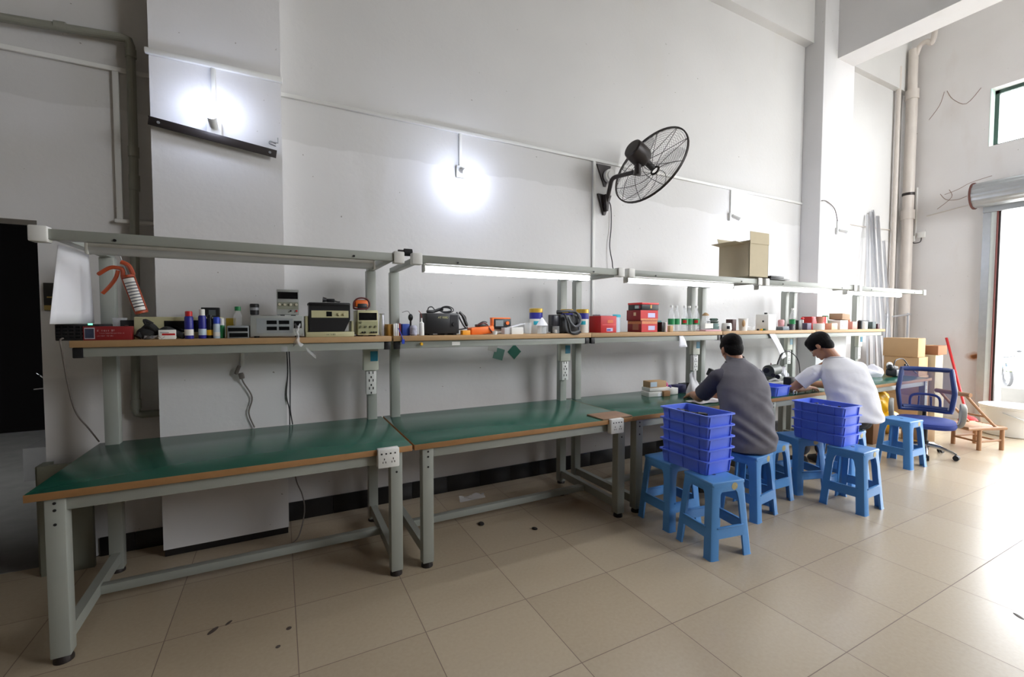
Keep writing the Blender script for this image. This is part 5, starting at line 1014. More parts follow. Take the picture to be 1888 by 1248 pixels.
# between the two people
label_box('white_machine_base', 'white flat box under the grey motor on the fourth bench', 'box', 4.36, 4.62, 2.72, 0.16, ZB, ZB + 0.085, WHITEP, rz=0.05, bev=0.012)
t = thing('grey_motor', 'grey machine head with black knobs on the white flat box', 'machine', (4.50, 2.84, ZB + 0.086))
m = MB(); m.cyl((-0.02, 0, 0.10), (0.16, 0.02, 0.11), 0.062, mat('machine_grey', (84, 88, 82), 0.45, var=0.1), 0.055, 22); m.box((0.07, 0.0, 0.022), (0.20, 0.10, 0.045), MATS['machine_grey'], 0.01); m.build('housing', t)
for q in ((-0.075, -0.01, 0.115, 0.028), (-0.04, -0.06, 0.07, 0.02), (0.02, -0.07, 0.05, 0.022)): m = MB(); m.cyl((q[0], q[1], q[2]), (q[0] - 0.028, q[1] - 0.022, q[2]), q[3], BLACK, seg=18); m.build('knob', t, 'black knob')
m = MB(); m.ell((0.05, -0.075, 0.055), (0.03, 0.012, 0.02), WHITEP); m.tube(smooth_path([(-0.10, -0.06, 0.01), (-0.05, -0.09, 0.03), (0.02, -0.085, 0.012), (0.06, -0.09, 0.03)]), 0.010, WHITEP, 8); m.build('fittings', t)
m = MB(); m.tube(smooth_path([(0.13, 0.0, 0.14), (0.19, 0.02, 0.20), (0.26, 0.02, 0.28), (0.36, 0.0, 0.285), (0.43, -0.04, 0.20), (0.44, -0.06, 0.05)]), [0.011]*12 + [0.005]*19, CABLE, 8); m.build('cable', t)
t = thing('solder_block', 'black and green block at the elbow of the leaning person', 'equipment', (4.56, 2.66, ZB)); m = MB(); m.box((0, 0, 0.085), (0.11, 0.08, 0.11), BLACK, 0.006); m.build('block', t); m = MB(); m.box((0.0, 0, 0.016), (0.12, 0.10, 0.032), DKGREEN, 0.004); m.build('base', t, 'green base')
for k in range(3):
    m = MB()
    def wf(a, b, k=k): return Vector((0.12*(a - 0.5) + 0.02*math.sin(b*7 + k), 0.05*math.sin(a*7 + k) + 0.03*b, 0.002 + (0.23 - 0.05*k)*b*(1 - 0.25*abs(a - .4)) + 0.015*math.sin(a*11 + b*5)*b))
    m.grid(wf, 14, 10, mat('milky_film2', (232, 232, 238), 0.35, var=0, alpha=0.8))
    o = solo('film_bag', m, ('tallest white film bag behind the leaning person elbow', 'middle white film bag behind the grey machine head', 'shortest white film bag near the leaning person face')[k], 'plastic bag', (4.78 + 0.09*k, 2.88 + 0.03*k, ZB), (0, 0, 0.2*k), group='film bags on the fourth bench')
m = MB(); m.prism([(-0.09, 0), (0.02, 0), (-0.05, 0.24)], 0.012, mat('dusty_pink_card', (176, 140, 150), 0.7), Matrix.Translation((4.86, 3.02, ZB))); solo('pink_card', m, 'dusty pink card standing behind the white film bags', 'card')
t = thing('silver_clamp', 'small white clamp on the bench edge beside the blue tray', 'clamp', (4.375, 2.50, ZB)); m = MB(); m.tube(smooth_path([(-0.03, 0, 0.005), (-0.03, 0, 0.035), (0.01, 0, 0.04), (0.012, 0, 0.004)]), 0.006, WHITEP, 8); m.build('clamp', t)
# last bench
m = MB()
def wbag(a, b): return Vector((0.30*(a - 0.5), 0.10*math.sin(a*5 + 1)*0.5 + 0.08*b, 0.002 + 0.15*b*(0.75 + 0.3*a) + 0.02*math.sin(a*13 + b*6)*b))
m.grid(wbag, 18, 9, mat('white_bag_film', (216, 214, 222), 0.4, var=0.06)); m.grid(lambda a, b: wbag(a, b) + Vector((0.0, -0.06*math.sin(b*PI), 0)), 18, 9, MATS['white_bag_film']); solo('white_bag', m, 'crumpled white plastic bag on the last bench', 'plastic bag', (6.62, 2.84, ZB))
t = thing('black_tool', 'black electric tool with a looping cable on the last bench', 'power tool', (6.98, 2.76, ZB))
m = MB(); m.box((0.0, 0, 0.05), (0.28, 0.12, 0.09), BLACK, 0.02, (0, 0.05, 0.1)); m.box((-0.05, 0.01, 0.115), (0.13, 0.09, 0.05), mat('tool_grey', (46, 46, 50), 0.4), 0.014, (0, 0.15, 0)); m.ell((-0.13, 0, 0.12), (0.035, 0.035, 0.04), BLACK); m.build('body', t)
m = MB(); m.ell((-0.10, 0.02, 0.15), (0.045, 0.03, 0.035), WHITEP); m.build('white_cap', t)
m = MB(); m.tube(smooth_path([(-0.04, 0, 0.13), (0.0, 0, 0.20), (0.10, 0.0, 0.22), (0.17, -0.02, 0.21), (0.24, -0.05, 0.12), (0.32, -0.10, 0.03)]), 0.007, CABLE, 8); m.box((0.21, -0.03, 0.14), (0.06, 0.02, 0.025), BLACK, 0.004); m.build('cable', t)
# yellow bags under the last bench
for k, (x, y, z, rx, rz_, lab) in enumerate(((6.90, 2.90, 0.40, 0.17, 0.16, 'shiny yellow bag stacked on another under the last bench'), (7.02, 2.85, 0.14, 0.22, 0.15, 'lower shiny yellow bag on the floor under the last bench'))):
    m = MB(); m.ell((0, 0, 0), (rx, 0.13, rz_), mat('yellow_bag', (240, 182, 20), 0.3, var=0.3, scale=9), None, 36, 24)
    for v in m.bm.verts: v.co *= 1 + 0.09*math.sin(v.co.x*38 + v.co.z*27 + k) * math.sin(v.co.y*33 - v.co.z*19)
    if k == 0: m.box((0.14, -0.02, 0.02), (0.16, 0.05, 0.15), MATS['yellow_bag'], 0.01, (0, 0.1, 0.2))
    solo('yellow_bag', m, lab, 'bag', (x, y, z), group='yellow bags under the last bench')

# ------------------------------------------------------------------ people
def remesh(mb, name, parent, material, voxel, smooth=4, warp=None):
    o = mb.build(name + '_source')
    md = o.modifiers.new('r', 'REMESH'); md.mode = 'VOXEL'; md.voxel_size = voxel; md.use_smooth_shade = True
    md = o.modifiers.new('s', 'SMOOTH'); md.factor = 0.5; md.iterations = smooth
    dg = bpy.context.evaluated_depsgraph_get(); dg.update()
    me = bpy.data.meshes.new_from_object(o.evaluated_get(dg)); old = o.data
    bpy.data.objects.remove(o); bpy.data.meshes.remove(old)
    if warp:
        n = len(me.vertices); co = np.empty(n*3); me.vertices.foreach_get('co', co); no = np.empty(n*3); me.vertices.foreach_get('normal', no)
        co = co.reshape(-1, 3); no = no.reshape(-1, 3); co += no * warp(co)[:, None]; me.vertices.foreach_set('co', co.ravel()); me.update()
    me.name = name; me.materials.clear(); me.materials.append(material)
    for p in me.polygons: p.material_index = 0
    me.shade_smooth()
    r = bpy.data.objects.new(name, me); COL.objects.link(r)
    if parent is not None: r.parent = parent
    return r
def limb(m, p0, p1, r0, r1, mt=None):
    mt = mt or SKIN
    m.cyl(p0, p1, r0, mt, r1, 18); m.ell(p0, (r0,)*3, mt, None, 18, 12); m.ell(p1, (r1,)*3, mt, None, 18, 12)
def frame(pos, az, pitch, roll=0.0):
    """head / torso frame: local x right, y forward, z up; az = facing azimuth, pitch > 0 looks down"""
    return Matrix.Translation(pos) @ Matrix.Rotation(az - PI/2, 4, 'Z') @ Matrix.Rotation(-pitch, 4, 'X') @ Matrix.Rotation(roll, 4, 'Y')
def elm(m, M, c, r, mt, rot=None):
    R3 = M.to_3x3() @ (Euler(rot).to_matrix() if rot else Matrix.Identity(3))
    m.ell(M @ Vector(c), r, mt, R3, 22, 14)
def head_into(m, M):
    for c, r in (((0, -.012, .035), (.073, .092, .080)), ((0, .028, -.028), (.059, .062, .080)), ((0, .042, -.072), (.043, .044, .034)), ((0, .072, -.092), (.018, .016, .015)),
                 ((0, .094, -.022), (.013, .019, .014)), ((0, .088, -.004), (.009, .012, .026)), ((0, .077, .018), (.046, .017, .011)), ((0, .086, -.052), (.021, .010, .005)), ((0, .085, -.063), (.018, .010, .006)),
                 ((.032, .066, -.026), (.022, .02, .018)), ((-.032, .066, -.026), (.022, .02, .018))): elm(m, M, c, r, SKIN)
    for s in (-1, 1): elm(m, M, (s*.076, -.010, -.014), (.009, .019, .031), SKIN, (0.15, 0, -s*0.35)); elm(m, M, (s*.072, .0, -.034), (.008, .010, .012), SKIN)
def face_parts(t, M):
    for s in (-1, 1):
        m = MB(); elm(m, M, (s*.030, .076, .0), (.012, .008, .006), mat('eye_white', (226, 222, 216), 0.3, var=0)); elm(m, M, (s*.030, .0812, .0), (.005, .0035, .005), BLACK); m.build('eye', t)
        m = MB(); m.tube(smooth_path([M @ Vector((s*.013, .089, .018)), M @ Vector((s*.03, .087, .022)), M @ Vector((s*.046, .074, .018))]), 0.0024, HAIR, 6); m.build('eyebrow', t)
def hand_into(m, wrist, d, n, side, curl=0.5):
    """wrist point, d pointing direction, n palm normal (out of the palm), side +1: thumb towards d x n"""
    d = Vector(d).normalized(); n = (Vector(n) - d*Vector(n).dot(d)).normalized(); s_ = d.cross(n)*side; w = Vector(wrist)
    R3 = Matrix((s_, d, n)).transposed()
    m.ell(w + d*0.045, (0.040, 0.052, 0.016), SKIN, R3, 20, 14); m.ell(w + d*0.07, (0.041, 0.026, 0.014), SKIN, R3, 20, 14); m.ell(w + d*0.03 + s_*0.024 + n*0.006, (0.019, 0.032, 0.016), SKIN, R3, 16, 12)
    for i, L in enumerate((0.070, 0.080, 0.074, 0.058)):
        off = 0.0315 - 0.0205*i; p = w + d*(0.082 - 0.004*abs(i - 1.2)) + s_*off; dir_ = (d + s_*(0.10 - 0.075*i)).normalized(); a = 0.25 + 0.1*i*curl
        for q, fr in enumerate((0.45, 0.31, 0.24)):
            a += curl*(0.35, 0.55, 0.4)[q]; dd = (dir_*math.cos(a) + n*math.sin(a)).normalized(); p1 = p + dd*L*fr
            r0 = (0.0088, 0.0082, 0.0075)[q] - 0.0004*i; limb(m, p, p1, r0, r0 - 0.0006); p = p1
    p = w + d*0.022 + s_*0.036 + n*0.006; dd = (s_*0.72 + d*0.65 + n*0.35).normalized(); p1 = p + dd*0.036; limb(m, p, p1, 0.0115, 0.010); dd = (d*0.85 + s_*0.2 + n*0.45).normalized(); limb(m, p1, p1 + dd*0.030, 0.0098, 0.0082)
def ring(c, rt, fw, a, b, n=28, p=2.3):
    out = []
    for k in range(n):
        t_ = 2*PI*k/n; cx_, sx_ = math.cos(t_), math.sin(t_)
        out.append(Vector(c) + rt*(a*math.copysign(abs(cx_)**(2/p), cx_)) + fw*(b*math.copysign(abs(sx_)**(2/p), sx_)))
    return out
def torso_loft(m, rows, az, mt):
    rt = Vector((math.sin(az), -math.cos(az), 0)); fw = Vector((math.cos(az), math.sin(az), 0))
    m.loft([ring(c, rt, fw, a, b) for c, a, b in rows], mt, True, True)

def person(label, az, rows, core, neck, head, head_az, head_pitch, head_roll, L, Rr, hips, knees, ankles, shirt_mat, sleeve_mat, sleeve_len, hair_grow, warp, cloth, collar):
    t = thing('person', label, 'person', (0, 0, 0))
    HM = frame(head, head_az, head_pitch, head_roll)
    m = MB(); head_into(m, HM)
    limb(m, HM @ Vector((0, -.022, -.05)), Vector(neck), 0.054, 0.058)
    for a, b, r0, r1 in core: limb(m, a, b, r0, r1)
    for sh, el, wr, hd, hn, sd in (L, Rr):
        sh, el, wr = Vector(sh), Vector(el), Vector(wr)
        limb(m, neck, sh, 0.05, 0.05); limb(m, sh, el, 0.050, 0.039); limb(m, el, el.lerp(wr, 0.35), 0.040, 0.040); limb(m, el.lerp(wr, 0.35), wr, 0.040, 0.026)
        hand_into(m, wr, hd, hn, sd)
    for h, k, a in zip(hips, knees, ankles):
        limb(m, h, k, 0.075, 0.052); limb(m, k, Vector(k).lerp(Vector(a), 0.3), 0.053, 0.052); limb(m, Vector(k).lerp(Vector(a), 0.3), a, 0.052, 0.034)
    remesh(m, 'body', t, SKIN, 0.0045, 3)
    face_parts(t, HM)
    # hair
    m = MB(); g = hair_grow
    elm(m, HM, (0, -.017, .046), (.079 + g, .097 + g, .080 + g), HAIR); elm(m, HM, (0, -.050, -.016), (.066 + g*.5, .052 + g*.5, .066 + g*.6), HAIR); elm(m, HM, (0, .03, .085), (.060 + g, .052 + g*.6, .036 + g*.5), HAIR)
    for s in (-1, 1): elm(m, HM, (s*.064, .016, .030), (.014 + g*.4, .034, .036), HAIR); elm(m, HM, (s*.058, -.036, .0), (.016 + g*.4, .034, .040), HAIR)
    hr = np.random.RandomState(4)
    remesh(m, 'hair', t, HAIR, 0.005, 3, lambda co: 0.0006*np.sin(co[:, 0]*430 + co[:, 2]*210)*np.sin(co[:, 1]*360))
    # shirt
    m = MB(); torso_loft(m, rows, az, shirt_mat)
    for sh, el, wr, hd, hn, sd in (L, Rr):
        limb(m, Vector(neck) - Vector((0, 0, 0.05)), sh, 0.055, 0.066, shirt_mat); limb(m, sh, Vector(sh).lerp(Vector(el), 0.15), 0.066, 0.062, shirt_mat)
    sh_ob = remesh(m, 'shirt', t, shirt_mat, 0.009, 6, warp)
    for sh, el, wr, hd, hn, sd in (L, Rr):
        sh, el = Vector(sh), Vector(el); d = (el - sh).normalized(); e = sh.lerp(el, sleeve_len)
        u = d.orthogonal().normalized(); v = d.cross(u)
        rr = lambda p, r: [p + (u*math.cos(2*PI*k/24) + v*math.sin(2*PI*k/24))*r for k in range(24)]
        m = MB()
        if sleeve_mat is not shirt_mat: limb(m, Vector(neck).lerp(sh, 0.30) - Vector((0, 0, 0.035)), sh, 0.060, 0.073, sleeve_mat)
        m.loft([rr(sh - d*0.02, 0.060), rr(sh + d*0.02, 0.0705), rr(sh.lerp(e, 0.5), 0.069), rr(e - d*0.02, 0.0675), rr(e, 0.068), rr(e - d*0.001, 0.062), rr(e - d*0.03, 0.050)], sleeve_mat, True, True)
        for vv in m.bm.verts: vv.co += Vector((math.sin(vv.co.z*70 + vv.co.x*30), math.sin(vv.co.x*60 + vv.co.y*20), 0))*0.0022
        m.build('sleeve', sh_ob, None if sleeve_mat is shirt_mat else 'darker charcoal sleeve')
    collar(sh_ob, Vector(neck), HM)
    # trousers
    m = MB()
    for h, k, a in zip(hips, knees, ankles): limb(m, h, k, 0.087, 0.072, TROUS); limb(m, k, Vector(k).lerp(Vector(a), 0.85), 0.070, 0.060, TROUS)
    limb(m, hips[0], hips[1], 0.087, 0.087, TROUS); m.ell((Vector(hips[0]) + Vector(hips[1]))/2 + Vector((0, 0, 0.02)), (0.15, 0.14, 0.105), TROUS)
    remesh(m, 'trousers', t, TROUS, 0.010, 4, lambda co: 0.003*np.sin(co[:, 2]*60 + co[:, 0]*25))
    for a in ankles:
        fw = Vector((math.cos(az), math.sin(az), 0)); m = MB(); c = Vector((a[0], a[1], 0))
        m.loft([[c + fw*(x_ ) + Vector((-fw.y, fw.x, 0))*(w_*q) + Vector((0, 0, z_)) for q, z_ in ((-1, 0.002), (1, 0.002), (0.95, h_*0.55), (0.5, h_), (-0.5, h_), (-0.95, h_*0.55))] for x_, w_, h_ in ((-0.075, 0.03, 0.07), (-0.03, 0.04, 0.095), (0.05, 0.043, 0.075), (0.12, 0.045, 0.05), (0.17, 0.03, 0.035))], SHOE, True, True); m.build('shoe', t)
    return t

AZ1 = math.radians(68); r1 = Vector((math.sin(AZ1), -math.cos(AZ1), 0)); f1 = Vector((math.cos(AZ1), math.sin(AZ1), 0))
rows1 = [((3.155, 2.135, 0.470), .150, .125), ((3.15, 2.135, 0.485), .185, .155), ((3.145, 2.14, 0.53), .202, .168), ((3.14, 2.14, 0.61), .203, .158), ((3.135, 2.15, 0.72), .192, .142), ((3.15, 2.175, 0.84), .193, .136), ((3.18, 2.215, 0.94), .200, .128), ((3.21, 2.255, 1.03), .180, .114), ((3.232, 2.29, 1.09), .130, .090), ((3.245, 2.315, 1.13), .078, .074), ((3.25, 2.325, 1.15), .066, .066)]
fold = lambda co: (0.0085*np.sin((co[:, 0]*r1.x + co[:, 1]*r1.y)*44 + co[:, 2]*56 + 1.2*np.sin(co[:, 2]*17 + co[:, 0]*11))*np.clip((0.95 - co[:, 2])*3.2, 0, 1)*np.clip((co[:, 2] - 0.50)*8, 0.15, 1) + 0.0025*np.sin(co[:, 0]*33 - co[:, 2]*41))
def collar1(par, neck, HM):
    m = MB(); c = neck + Vector((0.004, 0.012, 0.052))
    rr = lambda r, z, off: [c + r1*(r*math.cos(a)) + f1*(r*0.95*math.sin(a) + off) + Vector((0, 0, z + 0.014*math.sin(a))) for a in np.linspace(0, 2*PI, 29)[:-1]]
    m.loft([rr(0.070, -0.035, -0.012), rr(0.078, -0.02, -0.010), rr(0.072, 0.005, -0.004), rr(0.066, 0.022, 0.0), rr(0.060, 0.022, 0.0), rr(0.060, -0.03, -0.005)], SHIRTG, False, True); m.build('collar', par)
    m = MB(); m.tube([c + r1*(0.088*math.cos(a)) + f1*(0.082*math.sin(a) - 0.014) + Vector((0, 0, -0.026 + 0.014*math.sin(a))) for a in np.linspace(PI*0.95, 2.05*PI, 22)], 0.006, BLACK, 6); m.build('collar_edge', par, 'black collar piping')
L1 = ((3.055, 2.338, 0.998), (3.105, 2.555, 0.812), (3.26, 2.76, 0.795), (0.62, 0.78, -0.12), (0.3, 0.0, -1), 1)
R1 = ((3.375, 2.25, 1.00), (3.425, 2.52, 0.812), (3.37, 2.75, 0.80), (-0.35, 0.93, -0.12), (-0.3, 0, -1), -1)
hip1 = [Vector((3.15, 2.15, 0.555)) + r1*s*0.09 for s in (-1, 1)]
person('person in a grey short-sleeved shirt sitting on a blue stool at the bench', AZ1, rows1,
       [((3.15, 2.15, 0.57), (3.15, 2.18, 0.80), 0.11, 0.11), ((3.15, 2.18, 0.80), (3.21, 2.26, 0.98), 0.11, 0.095), ((3.21, 2.26, 0.98), (3.24, 2.31, 1.08), 0.09, 0.06)],
       (3.245, 2.32, 1.095), (3.262, 2.378, 1.222), math.radians(60), math.radians(20), math.radians(-4), L1, R1, hip1,
       [(3.16, 2.55, 0.545), (3.38, 2.52, 0.545)], [(3.17, 2.60, 0.085), (3.42, 2.58, 0.085)], SHIRTG, SHIRTD, 0.80, 0.0, fold, None, collar1)

AZ2 = math.radians(58); r2 = Vector((math.sin(AZ2), -math.cos(AZ2), 0)); f2 = Vector((math.cos(AZ2), math.sin(AZ2), 0))
rows2 = [((4.588, 2.10, 0.562), .226, .172), ((4.59, 2.10, 0.572), .224, .171), ((4.592, 2.10, 0.60), .216, .166), ((4.60, 2.115, 0.70), .206, .152), ((4.61, 2.145, 0.81), .203, .146), ((4.63, 2.19, 0.91), .205, .138), ((4.65, 2.235, 1.01), .190, .122), ((4.662, 2.27, 1.07), .140, .096), ((4.665, 2.295, 1.11), .082, .076)]
fold2 = lambda co: (0.0045*np.sin((co[:, 0]*0.6 - co[:, 1]*0.5)*46 + co[:, 2]*37 + 1.5*np.sin(co[:, 2]*17 + co[:, 1]*11))*np.clip((1.05 - co[:, 2])*3.0, 0.2, 1))
def collar2(par, neck, HM):
    m = MB(); c = neck + Vector((-0.006, 0.010, 0.03))
    m.tube([c + r2*(0.074*math.cos(a)) + f2*(0.070*math.sin(a) - 0.004) + Vector((0, 0, -0.012*math.sin(a) + 0.0)) for a in np.linspace(0, 2*PI, 27)[:-1]], 0.007, SHIRTW, 6, True); m.build('neckband', par)
L2 = ((4.49, 2.395, 0.965), (4.375, 2.535, 0.795), (4.635, 2.52, 0.790), (1, -0.05, -0.05), (0.0, 0.1, -1), 1)
R2 = ((4.815, 2.18, 1.005), (4.90, 2.45, 0.812), (4.90, 2.68, 0.79), (-0.25, 0.95, -0.1), (-0.2, 0, -1), -1)
hip2 = [Vector((4.60, 2.13, 0.555)) + r2*s*0.09 for s in (-1, 1)]
person('person in a white T-shirt leaning over the bench on folded arms', AZ2, rows2,
       [((4.60, 2.12, 0.58), (4.61, 2.15, 0.80), 0.11, 0.11), ((4.61, 2.15, 0.80), (4.65, 2.24, 0.96), 0.11, 0.095), ((4.65, 2.24, 0.96), (4.66, 2.28, 1.06), 0.09, 0.06)],
       (4.662, 2.30, 1.075), (4.592, 2.405, 1.208), math.radians(98), math.radians(48), math.radians(8), L2, R2, hip2,
       [(4.66, 2.53, 0.545), (4.84, 2.46, 0.545)], [(4.68, 2.60, 0.085), (4.90, 2.54, 0.085)], SHIRTW, SHIRTW, 0.66, 0.013, fold2, None, collar2)

# ------------------------------------------------------------------ office chair
t = thing('office_chair', 'blue mesh-backed office chair at the end of the benches', 'office chair', (6.20, 2.17, 0), math.radians(111))
t.scale = (0.9, 0.96, 1.0)
# local: the chair faces -Y after turning; build facing local +Y
rng = range(5)
m = MB(); m.cyl((0, 0, 0.09), (0, 0, 0.32), 0.028, BLACK); m.cyl((0, 0, 0.06), (0, 0, 0.16), 0.042, BLACK); m.build('gas_column', t)
for k in rng:
    a = 2*PI*k/5 + 0.35; d = Vector((math.cos(a), math.sin(a), 0))
    m = MB(); m.tube([d*0.03 + Vector((0, 0, 0.115)), d*0.14 + Vector((0, 0, 0.105)), d*0.25 + Vector((0, 0, 0.075)), d*0.285 + Vector((0, 0, 0.06))], [0.024, 0.021, 0.016, 0.014], CHROME, 10); m.build('base_leg', t)
    m = MB(); q = d*0.285; pr = Vector((-d.y, d.x, 0))
    for s in (-1, 1): m.cyl(q + pr*s*0.006 + Vector((0, 0, 0.028)), q + pr*s*0.026 + Vector((0, 0, 0.028)), 0.028, BLACK, seg=16)
    m.cyl(q + Vector((0, 0, 0.028)), q + Vector((0, 0, 0.06)), 0.008, DKMETAL); m.build('caster', t)
m = MB(); rs_ = []
for z_, s in ((0.325, 0.86), (0.335, 0.97), (0.36, 1.0), (0.385, 0.97), (0.395, 0.86)):
    rs_.append([Vector((x_, y_ + 0.02, z_ - 0.02*max(0, (y_ - 0.15)*3))) for x_, y_, _ in [tuple(v) for v in ring((0, 0, 0), Vector((1, 0, 0)), Vector((0, 1, 0)), 0.275*s, 0.265*s, 32, 3.4)]])
m.loft(rs_, CHAIRB, True, True); m.build('seat', t, 'padded dark blue seat')
m = MB(); m.box((0, -0.02, 0.31), (0.22, 0.24, 0.03), BLACK, 0.006); m.build('tilt_plate', t)
def bk(u_, v_):
    w_ = (0.275 - 0.03*abs(2*v_ - 0.9)); return Vector(((u_ - 0.5)*2*w_*0.94, -0.255 - 0.05*v_ + 0.06*(2*u_ - 1)**2 + 0.03*math.sin(PI*v_), 0.46 + 0.45*v_))
m = MB(); m.grid(bk, 18, 14, MESHF); m.build('back_mesh', t, 'see-through blue mesh')
edge = [bk(0, v) for v in np.linspace(0, 1, 12)] + [bk(u_, 1) for u_ in np.linspace(0.08, 0.92, 12)] + [bk(1, v) for v in np.linspace(1, 0, 12)] + [bk(u_, 0) for u_ in np.linspace(0.92, 0.08, 12)]
m = MB(); m.tube(edge, 0.026, CHAIRF, 10, True); m.tube([bk(u_, 0.05) for u_ in np.linspace(0.06, 0.94, 14)], 0.024, CHAIRF, 8); m.build('back_frame', t, 'blue plastic back frame')
m = MB(); m.tube(smooth_path([(-0.14, -0.285, 0.47), (-0.125, -0.30, 0.60), (0.0, -0.315, 0.625), (0.125, -0.30, 0.60), (0.14, -0.285, 0.47)]), 0.014, CHAIRF, 8); m.tube(smooth_path([(-0.06, -0.29, 0.47), (-0.055, -0.31, 0.60)]), 0.009, CHAIRF, 8); m.tube(smooth_path([(0.06, -0.29, 0.47), (0.055, -0.31, 0.60)]), 0.009, CHAIRF, 8)
m.tube(smooth_path([(0, -0.29, 0.47), (0, -0.27, 0.36), (0, -0.12, 0.31)]), 0.022, BLACK, 8); m.build('lumbar_support', t)
for s in (-1, 1):
    m = MB(); P = smooth_path([(s*0.20, -0.02, 0.33), (s*0.295, -0.02, 0.36), (s*0.315, -0.08, 0.50), (s*0.315, -0.03, 0.575), (s*0.315, 0.14, 0.565), (s*0.315, 0.17, 0.48), (s*0.295, 0.10, 0.37), (s*0.20, 0.08, 0.33)])
    rings_ = []
    for i, p in enumerate(P):
        tdir = (P[min(i+1, len(P)-1)] - P[max(i-1, 0)]).normalized(); sd = Vector((1, 0, 0)) if abs(tdir.x) < 0.8 else Vector((0, 1, 0)); nn = tdir.cross(sd).normalized(); sd = nn.cross(tdir)
        rings_.append([p + sd*0.024*math.cos(a) + nn*0.011*math.sin(a) for a in np.linspace(0, 2*PI, 11)[:-1]])
    m.loft(rings_, mat('armrest_grey', (158, 158, 152), 0.5), True, True); m.build('armrest', t, 'grey loop armrest')

# ------------------------------------------------------------------ bamboo reclining chair
t = thing('bamboo_chair', 'low bamboo chair with a reclined back near the street door', 'chair', (7.10, 2.04, 0), math.radians(-24))
t.scale = (0.86, 0.86, 0.95)
for sx in (0.20, -0.12):
    for sy in (-0.16, 0.16):
        m = MB(); m.cyl((sx, sy, 0), (sx, sy, 0.27), 0.024, BAMBOO, 0.022, 12); m.build('leg', t)
m = MB(); m.tube([(0.22, -0.18, 0.262), (0.22, 0.18, 0.262), (-0.30, 0.18, 0.262), (-0.30, -0.18, 0.262)], 0.02, BAMBOO, 8, True); m.build('seat_frame', t)
for k in range(7): m = MB(); m.bx(-0.30, 0.22, -0.16 + k*0.05, -0.125 + k*0.05, 0.262, 0.274, BAMBOO, 0.003); m.build('seat_slat', t)
for s in (-1, 1):
    m = MB(); m.tube([(0.10, s*0.165, 0.275), (-0.12, s*0.165, 0.46), (-0.34, s*0.165, 0.66)], 0.017, BAMBOO, 8); m.build('back_post', t)
    m = MB(); m.tube([(0.20, s*0.16, 0.12), (-0.12, s*0.16, 0.10)], 0.013, BAMBOO, 8); m.build('stretcher', t)
for sx in (0.20, -0.12): m = MB(); m.tube([(sx, -0.16, 0.10), (sx, 0.16, 0.10)], 0.012, BAMBOO, 8); m.build('stretcher', t)
m = MB(); m.cyl((-0.335, -0.22, 0.665), (-0.335, 0.22, 0.665), 0.026, BAMBOO, seg=12); m.build('top_rail', t)
m = MB(); m.cyl((-0.05, -0.165, 0.40), (-0.05, 0.165, 0.40), 0.012, BAMBOO); m.build('back_rail', t)
# red pole, boxes, bucket
t = thing('mop', 'red-handled mop leaning against the end wall', 'mop'); m = MB(); m.cyl((8.885, 2.90, 1.20), (8.48, 2.52, 0.14), 0.016, REDP); m.build('handle', t); m = MB(); m.ell((8.46, 2.50, 0.07), (0.12, 0.10, 0.07), mat('mop_red', (196, 60, 60), 0.9, var=0.2, scale=60)); m.build('mop_head', t)
def carton(label, x0, x1, y0, y1, z0, z1, m_=CARD, rz=0, flap=False):
    t = thing('cardboard_box', label, 'cardboard box', ((x0 + x1)/2, (y0 + y1)/2, z0), rz, 'cardboard boxes in the corner')
    a, b, h = (x1 - x0)/2, (y1 - y0)/2, z1 - z0
    m = MB(); m.bx(-a, a, -b, b, 0, h, m_, 0.004); m.build('body', t)
    m = MB(); m.bx(-a*0.98, a*0.98, -0.025, 0.025, h - 0.01, h + 0.001, mat('packing_tape', (202, 174, 132), 0.35, var=0.04)); m.build('tape', t)
    return t
carton('lowest brown carton of the pile behind the office chair', 7.76, 8.06, 2.79, 3.22, 0.0, 0.42)
carton('second brown carton up in the corner pile', 7.77, 8.06, 2.80, 3.22, 0.421, 0.70)
carton('third brown carton up, just under the biggest top one', 7.77, 8.05, 2.81, 3.21, 0.701, 0.952)
carton('biggest brown carton on top of the corner pile', 7.76, 7.98, 2.82, 3.22, 0.953, 1.214)
carton('pale carton low in the second column by the corner pile', 8.08, 8.36, 2.73, 3.02, 0.0, 0.45, CARDP)
carton('pale carton in the middle of the second column of boxes', 8.08, 8.34, 2.74, 3.02, 0.451, 0.74, CARDP)
carton('pale carton near the top of the second column of boxes', 8.09, 8.33, 2.745, 3.0, 0.741, 0.98, CARDP)
carton('reddish small carton on top of the second column of boxes', 8.09, 8.37, 2.72, 3.0, 0.981, 1.11, mat('reddish_card', (150, 104, 74), 0.85))
carton('small brown carton standing on the floor behind the office chair', 6.78, 7.02, 2.36, 2.60, 0.0, 0.20)
carton('brown carton on the floor under the last bench behind the empty stool', 6.15, 6.42, 2.62, 2.9, 0.0, 0.26, mat('dark_kraft', (140, 100, 66), 0.85))
